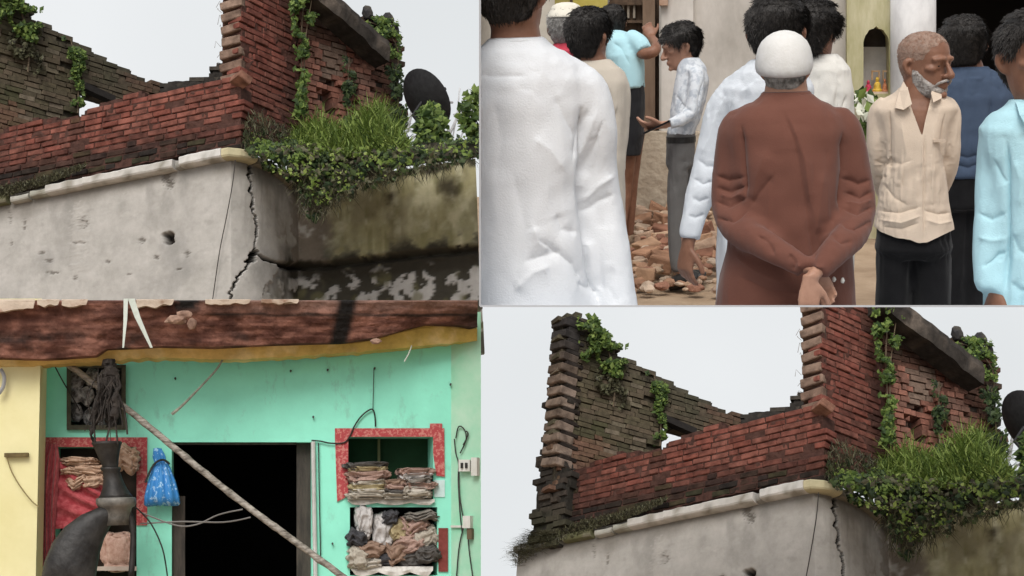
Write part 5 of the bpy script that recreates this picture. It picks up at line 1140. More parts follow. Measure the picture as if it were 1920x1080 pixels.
def displace(me, folds, wr, seed, stretch=(1, 1, .45), freq=9):
    n_ = len(me.vertices); A = np.empty(n_ * 3, dtype=np.float32); me.vertices.foreach_get('co', A); A = A.reshape(-1, 3)
    Nn = np.empty(n_ * 3, dtype=np.float32); me.vertices.foreach_get('normal', Nn); Nn = Nn.reshape(-1, 3)
    X, Y = S.pxs(A.astype(float)); D = np.zeros(n_)
    facing = np.clip(-(Nn * (A / np.linalg.norm(A, axis=1)[:, None])).sum(1) * 2.5, 0, 1)
    for (pts, w, amp) in folds:
        best = np.full(n_, 1e9); tt = np.zeros(n_); tot = len(pts) - 1
        for i, ((x0, y0), (x1, y1)) in enumerate(zip(pts, pts[1:])):
            dx, dy = x1 - x0, y1 - y0; t = np.clip(((X - x0) * dx + (Y - y0) * dy) / (dx * dx + dy * dy), 0, 1); d = np.hypot(X - x0 - t * dx, Y - y0 - t * dy)
            m = d < best; best = np.where(m, d, best); tt = np.where(m, (i + t) / tot, tt)
        ww = w * (.45 + .55 * np.sin(np.pi * np.clip(tt, .04, .96)))
        D += .85 * amp * (.75 * np.exp(-best / ww) + .35 * np.exp(-best / (ww * 2.8))) * facing * np.clip(np.minimum(tt, 1 - tt) * 5 + .25, 0, 1)
    if wr:
        for i in range(n_):
            p = Vector((A[i, 0] * stretch[0], A[i, 1] * stretch[1], A[i, 2] * stretch[2])) * freq + Vector((seed * 7.3, seed, 0))
            w_ = noise.noise(p * .5 + Vector((11, 5, 2))); q_ = p + Vector((w_, 0, w_)) * 1.6
            r1 = 1 - abs(noise.noise(q_)) * 2.4; r2 = 1 - abs(noise.noise(q_ * 1.9 + Vector((3, 1, 7)))) * 2.4
            D[i] += wr * (1.1 * max(0, r1) ** 2 + .55 * max(0, r2) ** 2) * (.35 + .65 * max(0, min(1, .5 + 1.4 * noise.noise(p * .4)))) + wr * .5 * noise.noise(p * .7)
    A = A + Nn * D[:, None]; me.vertices.foreach_set('co', A.astype(np.float32).ravel()); me.update()
def cutmesh(me, planes, hole=None):
    bm = bmesh.new(); bm.from_mesh(me)
    for (p, nn) in planes:
        r = bmesh.ops.bisect_plane(bm, geom=list(bm.verts) + list(bm.edges) + list(bm.faces), plane_co=p, plane_no=nn, clear_outer=True)
        ed = [e for e in r['geom_cut'] if isinstance(e, bmesh.types.BMEdge)]
        try: bmesh.ops.holes_fill(bm, edges=ed, sides=0)
        except Exception: pass
    if hole:
        kill = []
        for f in bm.faces:
            c = f.calc_center_median(); X, Y = S.px(c)
            if f.normal.y < 0.5 and any(inside(h, X, Y) for h in hole): kill.append(f)
        bmesh.ops.delete(bm, geom=kill, context='FACES')
        for it in range(10):
            mv = {}
            for v in bm.verts:
                nb = [e.other_vert(v).co for e in v.link_edges if e.is_boundary]
                if len(nb) == 2 and any(min(poly_dist(h + h[:1], *S.px(v.co)) for h in hole) < 8 for _ in (0,)): mv[v] = (nb[0] + nb[1]) / 2
            for v, c in mv.items(): v.co = v.co.lerp(c, .7)
    bm.to_mesh(me); bm.free()
# the figures continue below the picture; only the part above the floor strip is built
nbot = S.Ri @ ray(0, CUTY).cross(ray(1, CUTY)); nbot = nbot if nbot.z < 0 else -nbot
nlef = S.Ri @ ray(900.8, 0).cross(ray(900.8, 100)); nlef = nlef if nlef.x < 0 else -nlef
BOT = (Vector((0, 0, 0)), nbot.normalized()); LEF = (Vector((0, 0, 0)), nlef.normalized())

def torso(mb, rings, Y, grow=0.0, yaw=0, n=28):
    """rings: (px, py, half width px, half depth m, optional depth offset)"""
    R = []
    for r in rings:
        dy = r[4] if len(r) > 4 else 0; c = C3(r[0], r[1], Y + dy); R.append(ell(c, max(.008, r[2] * (Y + dy) / FPX + grow), max(.008, r[3] + grow), n, yaw))
    mb.rings(R)
def limb(mb, pts, grow=0.0, sub=6, n=16):
    """pts: (px, py, Y, radius px)"""
    P = [C3(p[0], p[1], p[2]) for p in pts]; r = [max(.006, p[3] * p[2] / FPX + grow) for p in pts]; mb.tube(P, r, n, sub=sub)
HEADP = [(0.0, .030, .062, .000), (.05, .043, .080, .012), (.12, .052, .087, .030), (.2, .058, .088, .052), (.3, .063, .087, .070), (.4, .067, .086, .084), (.5, .070, .084, .093), (.6, .073, .089, .098), (.7, .074, .090, .100), (.8, .070, .083, .096), (.88, .060, .069, .084), (.94, .045, .050, .062), (.98, .027, .030, .038), (1.0, .006, .008, .008)]
def head_ring(f): 
    for a, b_ in zip(HEADP, HEADP[1:]):
        if f <= b_[0]: t = (f - a[0]) / (b_[0] - a[0]); return tuple(lerp(a[i], b_[i], t) for i in range(1, 4))
    return HEADP[-1][1:]
class Head:
    """c: centre point, h: height of the head in metres, yaw 0 faces us, 90 faces image right, 180 faces away"""
    def __init__(s, c, h, yaw, tilt=0.0, lean=0.0, wide=1.0):
        s.c = c; s.k = h / .235; s.w = wide; s.M = Matrix.Rotation(radians(yaw), 3, 'Z') @ Matrix.Rotation(radians(lean), 3, 'Y') @ Matrix.Rotation(radians(tilt), 3, 'X')
    def P(s, x, y, z): return s.c + s.M @ Vector((x * s.k * s.w, -y * s.k, (z - .5) * .235 * s.k))       # y forward = towards the face
    def surf(s, a, f, off=0.0):           # a: azimuth, 0 front, pi back ; f height fraction
        w, fr, bk = head_ring(f); y = cos(a); x = sin(a)
        ex = .9; x_ = math.copysign(abs(x) ** ex, x) * (w + off); y_ = math.copysign(abs(y) ** ex, y) * ((fr if y > 0 else bk) + off); return s.P(x_, y_, f + (off * .8 / .235 if f > .9 else 0) * 1)
    def build(s, mb, face=True):
        fs = [0, .05, .1, .15, .2, .25, .3, .35, .4, .45, .5, .55, .6, .65, .7, .75, .8, .85, .9, .94, .97, 1.0]
        mb.rings([[s.surf(2 * pi * k / 36, f) for k in range(36)] for f in fs])
        for sx in (-1, 1):             # ears
            mb.tube([s.P(sx * .068, -.012, .36), s.P(sx * .078, -.020, .42), s.P(sx * .083, -.026, .50), s.P(sx * .080, -.020, .565), s.P(sx * .070, -.005, .575)], [.008 * s.k, .011 * s.k, .013 * s.k, .012 * s.k, .007 * s.k], 8, sub=4, flat=(1, .8))
        if face:
            mb.tube([s.P(0, .086, .60), s.P(0, .098, .50), s.P(0, .110, .40), s.P(0, .114, .355), s.P(0, .098, .325)], [v * s.k for v in (.006, .008, .0115, .014, .009)], 10, sub=4)
            for sx in (-1, 1):
                mb.tube([s.P(sx * .013, .092, .335), s.P(sx * .017, .098, .345), s.P(sx * .010, .104, .36)], [v * s.k for v in (.006, .009, .006)], 8)
                mb.tube([s.P(sx * .006, .090, .60), s.P(sx * .03, .092, .605), s.P(sx * .055, .072, .585)], [v * s.k for v in (.008, .010, .007)], 8, sub=3)
                mb.tube([s.P(sx * .035, .070, .43), s.P(sx * .048, .066, .45), s.P(sx * .06, .045, .46)], [v * s.k for v in (.008, .013, .008)], 8, sub=3)
            [mb.tube([s.P(sx * .018, .078, .515), s.P(sx * .032, .086, .53), s.P(sx * .046, .074, .515)], [v * s.k for v in (.003, .0042, .003)], 8, sub=3) for sx in (-1, 1)]
            [mb.tube([s.P(sx * .018, .077, .478), s.P(sx * .032, .083, .470), s.P(sx * .046, .072, .478)], [v * s.k for v in (.003, .004, .003)], 8, sub=3) for sx in (-1, 1)]
            mb.tube([s.P(-.026, .080, .225), s.P(0, .095, .232), s.P(.026, .080, .225)], [v * s.k for v in (.004, .0075, .004)], 8, sub=3)
            mb.tube([s.P(-.024, .078, .195), s.P(0, .093, .195), s.P(.024, .078, .195)], [v * s.k for v in (.004, .009, .004)], 8, sub=3)
            mb.tube([s.P(-.015, .076, .06), s.P(0, .088, .07), s.P(.015, .076, .06)], [v * s.k for v in (.009, .013, .009)], 8, sub=3)
    def shell(s, fn, thick, nA=72, nF=48):
        """cap of hair or cloth where fn(a, f) > 0; thickness follows fn"""
        idx = {}; V = []; Fc = []; ok = {}
        for i in range(nA):
            for j in range(nF + 1):
                a = 2 * pi * i / nA; f = j / nF; ok[(i, j)] = fn(a if a < pi else 2 * pi - a, f, a)
        def vid(i, j):
            i %= nA
            if (i, j) not in idx:
                a = 2 * pi * i / nA; f = j / nF; t = max(0, min(1, ok[(i, j)])); idx[(i, j)] = len(V); V.append(s.surf(a, f, thick * (t if t > 0 else -.4)))
            return idx[(i, j)]
        for i in range(nA):
            for j in range(nF):
                if sum(ok[((i + di) % nA, j + dj)] > 0 for di in (0, 1) for dj in (0, 1)) >= 2: Fc.append((vid(i, j), vid(i + 1, j), vid(i + 1, j + 1), vid(i, j + 1)))
        return V, Fc
    def strands(s, fn, n_, length, thick, seed, wild=.4, wid=.0008):
        rnd = random.Random(seed); mb = MB()
        for k in range(n_ * 3):
            a = rnd.uniform(0, 2 * pi); f = rnd.uniform(.05, 1) ** .8; t = fn(a if a < pi else 2 * pi - a, f, a)
            if t <= 0: continue
            p = s.surf(a, f, thick * min(1, t) * .9); up = s.surf(a, min(1, f + .02), thick) ; c = s.c
            out = (p - c).normalized(); dn = (s.M @ Vector((0, 0, -1))); d = dn - out * dn.dot(out); d = (d.normalized() + out * rnd.uniform(-.08, .16) * (1 + wild * 2) + Vector((rnd.gauss(0, 1), rnd.gauss(0, 1), rnd.gauss(0, 1))) * wild * .55).normalized()
            if f > .85: t_ = Vector((rnd.gauss(0, 1), rnd.gauss(0, 1), 0)); t_ -= out * t_.dot(out); d = (t_.normalized() + out * rnd.uniform(-.05, .2) * (1 + wild)).normalized()
            L = length * rnd.uniform(.5, 1.2); sd = d.cross(out); sd = (sd.normalized() if sd.length > 1e-4 else Vector((1, 0, 0))) * wid
            mb.add([p - sd, p + sd, p + d * L * .6 + out * .002 + sd * .6, p + d * L], [(0, 1, 2, 3)])
            if len(mb.v) > n_ * 4: break
        return mb
def hair_fn(front=.80, side=.46, back=.13, burn=.42):
    def fn(a, f, a_full):
        q = a / pi        # 0 front, 1 back
        hl = interp([(0, front), (.22, front - .02), (.33, .62), (.42, burn), (.5, side + .14), (.58, side), (.68, .26), (.8, back), (1, back)], q)
        return smoothstep(hl - .005, hl + .10, f) if f > hl else 0
    return fn
def hand(mb, w, d, nrm, side, size=1.0, curl=.35, thumb=.6):
    """w wrist, d direction of the fingers, nrm back of the hand, side +1 / -1 thumb side"""
    d = d.normalized(); s_ = d.cross(nrm).normalized() * side; nrm = s_.cross(d).normalized() * side; k = size
    R = []
    for (t, hw, hh) in ((-.01, .026, .020), (.02, .030, .017), (.05, .038, .016), (.08, .041, .014), (.098, .038, .011)):
        c = w + d * t * k; R.append([c + s_ * cos(2 * pi * j / 16) * hw * k + nrm * sin(2 * pi * j / 16) * hh * k for j in range(16)])
    mb.rings(R)
    for i, (o_, L) in enumerate(((.028, .072), (.010, .081), (-.010, .076), (-.028, .060))):
        p = w + d * .09 * k + s_ * o_ * k; dd = (d + s_ * o_ * 1.5).normalized(); pts = [p - dd * .012 * k, p]; c_ = curl * (1 + .15 * i)
        for seg in (.45, .32, .23):
            dd = (dd * cos(c_) - nrm * sin(c_)).normalized(); p = p + dd * L * seg * k; pts.append(p)
        mb.tube(pts, [.0095 * k, .0095 * k, .009 * k, .0085 * k, .0068 * k], 10, sub=3)
    p = w + d * .03 * k + s_ * .024 * k; dd = (d * .75 + s_ * .75 - nrm * .25).normalized(); pts = [p]
    for seg, b_ in ((.038, 0), (.03, thumb * .5), (.024, thumb * .4)): dd = (dd + (d - s_ * .3) * b_).normalized(); p = p + dd * seg * k; pts.append(p)
    mb.tube(pts, [.013 * k, .0115 * k, .0105 * k, .008 * k], 10, sub=3)

def person(label, base, group='people standing in the crowd'):
    o = bpy.data.objects.new('person', None); return o
class Person:
    def __init__(s, label, base):
        s.label = label; s.b = Vector(base); s.o = None
    def body(s, mb, m, voxel=.006, smooth=3, cuts=(BOT,)):
        me = remesh(mb, voxel, smooth); cutmesh(me, cuts); me.transform(Matrix.Translation(-s.b)); me.name = 'person'
        me.materials.clear(); me.materials.append(m); me.polygons.foreach_set('use_smooth', [True] * len(me.polygons))
        s.o = bpy.data.objects.new('person', me); COL.objects.link(s.o); s.o.matrix_world = S.M @ Matrix.Translation(s.b); tag(s.o, s.label, 'person', 'people in the crowd')
    def wear(s, name, mb, m, voxel=.009, smooth=4, folds=(), wr=.004, cuts=(BOT,), hole=None, seed=1, stretch=(1, 1, .45), freq=9, label=None, grow=(.10, .075), bend=.035, goal=.005, coarse=.015):
        me = remesh(mb, coarse, 2); buckle(me, grow, seed, bend=bend, goal=goal, amp=.010); me = subdivide(me, 2); wr = wr * .15; displace(me, folds, wr, seed, stretch, freq); cutmesh(me, cuts, hole); me.transform(Matrix.Translation(-s.b)); me.name = name
        me.materials.clear(); me.materials.append(m); me.polygons.foreach_set('use_smooth', [True] * len(me.polygons))
        o = bpy.data.objects.new(name, me); COL.objects.link(o); o.parent = s.o; tag(o, label); return o
    def add(s, name, V, Fc, m, smooth=True, kind=None, cuts=None):
        me = mesh_of(name, V, Fc, m, smooth)
        if cuts: cutmesh(me, cuts)
        me.transform(Matrix.Translation(-s.b)); o = bpy.data.objects.new(name, me); COL.objects.link(o); o.parent = s.o; tag(o, kind=kind); return o
    def hair(s, H, fn, thick, m, n_=1500, length=.03, wild=.35, seed=1, cuts=None):
        V, Fc = H.shell(fn, thick); V = [v + (v - H.c).normalized() * .0025 * noise.noise(v * 45) for v in V]
        mb = H.strands(fn, int(n_ * 3), length, thick, seed, wild); k = len(V); s.add('hair', V + mb.v, Fc + [tuple(i + k for i in f) for f in mb.f], m, True, cuts=cuts)
    def eyes(s, H):
        for sx in (-1, 1):
            c = H.P(sx * .032, .0715, .497)
            bm = bmesh.new(); bmesh.ops.create_uvsphere(bm, u_segments=14, v_segments=10, radius=.0125 * H.k); V = [v.co + c for v in bm.verts]; Fc = [tuple(v.index for v in f.verts) for f in bm.faces]; bm.free()
            e = s.add('eye', V, Fc, m_eye)
            c2 = H.P(sx * .033, .0805, .497); bm = bmesh.new(); bmesh.ops.create_uvsphere(bm, u_segments=12, v_segments=8, radius=.0058 * H.k); V = [v.co + c2 for v in bm.verts]; Fc = [tuple(v.index for v in f.verts) for f in bm.faces]; bm.free(); s.add('iris', V, Fc, m_iris).parent = e

# --- man in the white kurta, back to us, cut by the left edge
Y = 3.5
pr = Person('man in a white kurta seen from behind at the left edge of the crowd', C3(970, 573, Y))
H = Head(C3(962, -12, Y), .245, 172, 0, 0, 1.0)
mb = MB(); H.build(mb, True); torso(mb, [(965, 40, 44, .052), (967, 70, 47, .055), (968, 100, 60, .06), (970, 150, 120, .08), (972, 250, 105, .09), (975, 450, 110, .09), (975, 600, 110, .09)], Y)
pr.body(mb, m_skin, .006, 2, (BOT, LEF))
pr.hair(H, hair_fn(.8, .42, .20, .40), .012, m_hair, 1600, .022, .25, 2, cuts=(LEF,))
KW = cloth_mat('white_kurta_cloth', (.68, .70, .725))
mb = MB(); torso(mb, [(968, 70, 50, .06), (968, 84, 62, .07), (968, 98, 88, .085), (970, 120, 118, .10), (972, 150, 136, .115), (974, 200, 140, .125), (975, 280, 132, .13), (976, 360, 134, .13), (978, 460, 144, .14), (980, 600, 156, .15)], Y)
limb(mb, [(1060, 135, Y, 32), (1098, 175, Y, 42), (1114, 240, Y, 41), (1120, 320, Y + .02, 38), (1134, 400, Y + .02, 36), (1146, 480, Y, 37), (1160, 600, Y - .02, 39)]); limb(mb, [(880, 135, Y, 32), (845, 175, Y, 42), (828, 260, Y, 40), (820, 400, Y, 36), (810, 600, Y, 38)])
pr.wear('kurta', mb, KW, .0075, 4, [([(1092, 205), (1096, 300), (1092, 350), (1104, 430), (1112, 510), (1126, 580)], 5, -.042), ([(1104, 205), (1088, 245), (1075, 300)], 9, -.012), ([(1118, 210), (1100, 260), (1094, 310)], 7, .010), ([(1130, 230), (1108, 290), (1096, 335)], 6, -.010),
    ([(1150, 330), (1120, 350), (1095, 380)], 7, .010), ([(1150, 365), (1120, 378), (1098, 400)], 7, -.010), ([(1010, 450), (1040, 470), (1075, 495), (1100, 530)], 9, -.016), ([(985, 490), (1020, 480), (1050, 472)], 10, -.012), ([(1045, 400), (1055, 430), (1085, 435)], 10, -.012), ([(1000, 425), (1010, 455), (1030, 470)], 9, .012), ([(965, 545), (1000, 510), (1030, 500)], 16, .014), ([(1085, 530), (1105, 540), (1120, 540)], 8, -.012),
    ([(1040, 180), (1060, 220), (1085, 260)], 10, -.008), ([(1000, 260), (1030, 280), (1060, 320)], 16, .008), ([(925, 190), (940, 260), (930, 340)], 18, -.007), ([(905, 142), (985, 142)], 5, -.006), ([(960, 320), (985, 430), (960, 560)], 20, -.008), ([(1150, 500), (1140, 540), (1160, 575)], 12, -.006)], .003, (BOT, LEF), seed=1, grow=(.075, .05), coarse=.017)
mb = MB(); mb.rings([ell(C3(968, 84, Y), 60 * Y / FPX, .068), ell(C3(968, 74, Y), 55 * Y / FPX, .064), ell(C3(968, 71, Y), 50 * Y / FPX, .059), ell(C3(968, 82, Y), 52 * Y / FPX, .06)]); pr.add('collar', mb.v, mb.f, KW, True, cuts=(LEF,))
# --- man with the pale cap in red, far
Y = 6.4
pr = Person('man in a red shirt with grey hair mostly hidden at the left', C3(1062, 300, Y))
H = Head(C3(1062, 56, Y), .22, 175)
mb = MB(); H.build(mb, False); torso(mb, [(1063, 85, 18, .05), (1064, 100, 22, .05), (1066, 130, 40, .07), (1066, 300, 40, .07)], Y); pr.body(mb, m_skin, .009, 2)
pr.hair(H, hair_fn(.8, .42, .16), .010, m_greyhair, 700, .02, .3, 3)
V, Fc = H.shell(lambda a, f, af: 1 if f > .74 else 0, .016); pr.add('cap', V, Fc, cloth_mat('cream_cap', (.72, .68, .58)))
mb = MB(); torso(mb, [(1063, 80, 22, .06), (1064, 87, 32, .07), (1062, 98, 50, .09), (1062, 135, 56, .1), (1066, 310, 50, .1)], Y); pr.wear('shirt', mb, cloth_mat('red_shirt', (.50, .06, .09)), .012, 3)
# --- man in cream with dark hair, back to us
Y = 5.6
pr = Person('man with short dark hair in a cream kurta, second from left', C3(1118, 560, Y))
H = Head(C3(1104, 72, Y), .225, 160, 0, 0, .98)
mb = MB(); H.build(mb, True); torso(mb, [(1108, 100, 25, .05), (1112, 120, 28, .055), (1116, 150, 48, .07), (1118, 300, 44, .08), (1122, 600, 44, .08)], Y); pr.body(mb, m_skin, .007, 2)
pr.hair(H, hair_fn(.8, .42, .12), .013, m_hair, 1500, .024, .3, 4)
mb = MB(); torso(mb, [(1114, 112, 30, .06), (1115, 120, 36, .07), (1116, 132, 50, .085), (1117, 155, 60, .1), (1118, 200, 58, .11), (1120, 300, 52, .11), (1122, 420, 52, .11), (1124, 600, 56, .12)], Y)
limb(mb, [(1155, 140, Y, 17), (1163, 175, Y, 19), (1162, 240, Y, 17), (1158, 320, Y - .02, 15), (1150, 400, Y - .05, 14)]); limb(mb, [(1078, 140, Y, 17), (1068, 175, Y, 19), (1066, 300, Y, 16)])
pr.wear('kurta', mb, cloth_mat('cream_kurta_cloth', (.56, .50, .42)), .0075, 3, [([(1145, 170), (1148, 230), (1150, 300)], 5, -.02), ([(1160, 200), (1152, 250), (1160, 300)], 5, -.01)], .004, seed=3)
# --- bending man in pale blue at the door
Y = 8.2
pr = Person('man in pale blue shirt and black shorts leaning at the door', C3(1180, 470, Y))
H = Head(C3(1148, 46, Y + .15), .21, 200, 10)
mb = MB(); H.build(mb, False); torso(mb, [(1152, 62, 14, .05, .12), (1160, 75, 20, .06, .08), (1172, 110, 24, .08), (1182, 165, 20, .08), (1186, 240, 17, .07)], Y)
limb(mb, [(1186, 80, Y, 11), (1205, 100, Y - .1, 11), (1226, 96, Y - .12, 11), (1230, 84, Y - .05, 9), (1222, 72, Y + .1, 8)]); hand(mb, C3(1222, 74, Y + .1), Vector((-.3, .4, .8)), Vector((0, -1, .3)), 1, .9, .5)
limb(mb, [(1186, 240, Y, 15), (1180, 300, Y, 12), (1174, 350, Y + .05, 12), (1168, 420, Y + .05, 8), (1166, 450, Y + .05, 8)]); limb(mb, [(1196, 240, Y + .1, 15), (1190, 300, Y + .1, 12), (1184, 350, Y + .1, 12), (1180, 440, Y + .15, 8)])
pr.body(mb, m_skin, .008, 2)
pr.hair(H, hair_fn(.8, .42, .12), .012, m_hair, 700, .022, .3, 5)
mb = MB(); torso(mb, [(1150, 57, 14, .07, .1), (1156, 62, 22, .09, .06), (1166, 76, 31, .11, .03), (1172, 105, 34, .12), (1177, 140, 31, .12), (1181, 166, 28, .12)], Y); limb(mb, [(1180, 70, Y, 17), (1198, 82, Y - .06, 17), (1208, 96, Y - .1, 15)])
pr.wear('shirt', mb, cloth_mat('pale_blue_shirt', (.42, .66, .72)), .011, 3, [([(1150, 80), (1165, 90), (1180, 120)], 5, -.012)], .004, seed=4)
mb = MB(); torso(mb, [(1187, 155, 21, .1), (1188, 200, 21, .1), (1187, 250, 20, .1), (1184, 290, 17, .09)], Y); pr.wear('shorts', mb, cloth_mat('black_shorts', (.02, .02, .022)), .011, 3, seed=5)
# --- young man in profile with a phone
Y = 7.2
pr = Person('young man in a pale shirt looking down at a phone, facing left', C3(1275, 540, Y))
H = Head(C3(1277, 88, Y), .215, -78, 14)
mb = MB(); H.build(mb, True); torso(mb, [(1289, 105, 13, .045), (1291, 125, 15, .05), (1294, 140, 22, .06), (1292, 200, 22, .07), (1278, 260, 20, .07)], Y)
limb(mb, [(1304, 135, Y - .08, 7), (1305, 165, Y - .12, 7), (1298, 205, Y - .15, 7), (1278, 224, Y - .17, 7), (1246, 234, Y - .18, 6.5)]); hand(mb, C3(1246, 234, Y - .18), Vector((-1, -.1, -.05)), Vector((0, -.5, -.9)), 1, .92, .45)
for dx, dy in ((0, -.06), (6, .1)): limb(mb, [(1274 + dx, 260, Y + dy, 17), (1270 + dx, 390, Y + dy, 11), (1278 + dx, 515, Y + dy, 8)])
pr.body(mb, m_skinl, .006, 2); pr.eyes(H)
pr.hair(H, hair_fn(.76, .44, .14, .46), .020, m_hair, 1400, .03, .4, 6)
mb = MB(); torso(mb, [(1291, 108, 16, .06), (1293, 114, 21, .07), (1296, 126, 27, .085), (1297, 150, 31, .1), (1292, 190, 31, .11), (1284, 225, 28, .11), (1276, 252, 25, .11)], Y)
limb(mb, [(1304, 135, Y - .08, 15), (1305, 165, Y - .12, 15), (1298, 205, Y - .15, 14), (1278, 224, Y - .17, 12), (1256, 232, Y - .18, 10)])
pr.wear('shirt', mb, mat('checked_grey_shirt', (.46, .50, .55), (.66, .69, .72), 34, .95, .2, bscale=200, spec=.08, lo=.38, hi=.55, detail=2, crease=.5), .0075, 3, [([(1290, 130), (1284, 170), (1272, 215)], 4, -.012), ([(1268, 180), (1282, 200), (1300, 210)], 4, -.010), ([(1320, 150), (1310, 190), (1315, 225)], 4, -.010)], .008, seed=6, freq=14)
mb = MB(); torso(mb, [(1278, 246, 25, .11), (1277, 262, 26, .115), (1276, 290, 26, .115), (1275, 310, 26, .11)], Y)
for dx, dy in ((-4, -.06), (8, .1)): limb(mb, [(1276 + dx, 300, Y + dy, 20), (1272 + dx, 400, Y + dy, 16), (1272 + dx, 470, Y + dy, 14), (1278 + dx, 508, Y + dy, 14)])
pr.wear('trousers', mb, cloth_mat('grey_trousers', (.13, .125, .12)), .010, 3, [], .005, seed=7)
mb = MB(); mb.rings([ell(C3(1277, 255, Y), 27.5 * Y / FPX, .118), ell(C3(1277, 266, Y), 27.5 * Y / FPX, .12)]); pr.add('belt', mb.v, mb.f, mat('black_leather', (.015, .014, .013), (.03, .028, .026), 20, .4, .1), False)
for dx, dy in ((0, -.06), (14, .1)):
    mb = MB(); mb.tube([C3(1306 + dx, 524, Y + dy), C3(1290 + dx, 520, Y + dy), C3(1270 + dx, 530, Y + dy), C3(1253 + dx, 537, Y + dy)], [.045, .05, .045, .028], 12, sub=4, flat=(1, .85)); pr.add('shoe', mb.v, mb.f, mat('black_leather', (0, 0, 0)))
mb = MB(); c = C3(1232, 238, Y - .2); mb.box(c, Vector((-.065, 0, -.03)), Vector((0, .035, 0)), Vector((-.002, 0, .004))); solo(S, 'phone', mb.v, mb.f, mat('black_glass', (.01, .01, .011), None, bump=0, rough=.2), 'black phone held in the young man\'s hand', 'phone')
# --- man in white shirt behind the skullcap
Y = 5.0
pr = Person('black-haired man in a white shirt standing behind the white skullcap', C3(1430, 573, Y))
H = Head(C3(1458, 64, Y), .25, 165, 0, 0, 1.08)
mb = MB(); H.build(mb, True); torso(mb, [(1450, 105, 32, .055), (1446, 130, 36, .06), (1440, 160, 70, .08), (1430, 300, 70, .09), (1425, 600, 70, .09)], Y)
limb(mb, [(1370, 170, Y, 24), (1335, 280, Y - .02, 20), (1312, 380, Y - .06, 17), (1292, 450, Y - .1, 13)]); hand(mb, C3(1290, 455, Y - .1), Vector((-.12, -.1, -1)), Vector((-.7, -.7, 0)), -1, 1.0, .45)
pr.body(mb, m_skin, .006, 2)
pr.hair(H, hair_fn(.8, .40, .14), .014, m_hair, 1800, .025, .3, 8)
mb = MB(); torso(mb, [(1446, 112, 36, .065), (1444, 122, 46, .075), (1442, 138, 66, .09), (1438, 165, 84, .105), (1432, 220, 86, .115), (1428, 320, 80, .12), (1425, 450, 80, .12), (1425, 600, 82, .12)], Y)
limb(mb, [(1385, 160, Y, 26), (1358, 205, Y - .01, 32), (1336, 280, Y - .02, 29), (1318, 350, Y - .05, 27), (1300, 410, Y - .08, 23), (1292, 448, Y - .1, 20)])
pr.wear('shirt', mb, cloth_mat('white_shirt_cloth', (.63, .665, .705)), .0065, 4, [([(1372, 190), (1352, 260), (1345, 330)], 5, -.016), ([(1310, 300), (1325, 312), (1345, 312)], 5, -.010), ([(1300, 335), (1318, 345), (1340, 340)], 5, -.010), ([(1298, 370), (1312, 378), (1330, 372)], 5, -.010), ([(1292, 404), (1305, 408), (1322, 402)], 3.5, -.010), ([(1340, 220), (1330, 260), (1315, 290)], 6, .008), ([(1400, 170), (1390, 220), (1370, 260)], 7, -.010)], .006, seed=8, freq=14)
mb = MB()
for sg in (-1, 1):
    p0 = C3(1415 if sg < 0 else 1470, 118, Y - .05); mb.add([p0, C3(1412, 150, Y - .10), C3(1400, 132, Y - .08), C3(1418, 108, Y - .06)] if sg < 0 else [p0, C3(1478, 150, Y - .1), C3(1490, 132, Y - .08), C3(1472, 108, Y - .06)], [(0, 1, 2, 3)])
# --- curly haired man
Y = 5.7
pr = Person('curly haired man in a white shirt right of the skullcap', C3(1555, 573, Y))
H = Head(C3(1526, 68, Y), .235, 150, 0, 0, .98)
mb = MB(); H.build(mb, True); torso(mb, [(1532, 100, 22, .05), (1540, 118, 26, .055), (1550, 150, 36, .07), (1555, 300, 36, .08), (1555, 600, 36, .08)], Y); pr.body(mb, m_skin, .007, 2)
pr.hair(H, hair_fn(.8, .40, .14), .026, m_hair, 2600, .028, 1.0, 9)
mb = MB(); torso(mb, [(1540, 102, 26, .06), (1544, 112, 34, .075), (1548, 130, 44, .09), (1552, 170, 46, .1), (1556, 230, 44, .11), (1556, 400, 44, .11), (1556, 600, 44, .11)], Y); limb(mb, [(1568, 130, Y, 17), (1580, 170, Y, 18), (1584, 230, Y, 16), (1582, 330, Y, 14)])
pr.wear('shirt', mb, cloth_mat('off_white_shirt', (.72, .70, .65)), .007, 4, [([(1570, 165), (1566, 230), (1570, 300)], 4, -.016), ([(1588, 180), (1578, 210), (1590, 235)], 4, -.010)], .005, seed=9)
# --- old man with skullcap in brown kurta, hands clasped behind
Y = 4.2
pr = Person('man in a brown kurta and white skullcap, hands clasped behind his back', C3(1475, 573, Y))
H = Head(C3(1472, 130, Y), .198, 178, -4, 0, .95)
mb = MB(); H.build(mb, False); torso(mb, [(1474, 150, 36, .05), (1474, 175, 40, .055), (1474, 200, 60, .06), (1472, 250, 95, .08), (1475, 400, 90, .09), (1475, 600, 95, .09)], Y)
limb(mb, [(1395, 215, Y, 12), (1378, 250, Y, 14), (1370, 320, Y, 14), (1368, 385, Y - .02, 14), (1388, 430, Y - .1, 14), (1440, 462, Y - .18, 13), (1488, 490, Y - .21, 12.5), (1520, 503, Y - .22, 12.5)])
limb(mb, [(1560, 215, Y, 12), (1584, 250, Y, 14), (1600, 320, Y, 14), (1610, 385, Y - .02, 14), (1598, 435, Y - .1, 14), (1566, 470, Y - .19, 13), (1540, 500, Y - .23, 12.5), (1522, 520, Y - .26, 12.5)])
hand(mb, C3(1519, 520, Y - .26), Vector((-.04, -.05, -1)), Vector((.2, -1, .1)), -1, .8, .35)
hand(mb, C3(1520, 503, Y - .20), Vector((.5, .25, -.8)), Vector((0, 1, .2)), -1, .78, .5)
pr.body(mb, m_skinl, .005, 2)
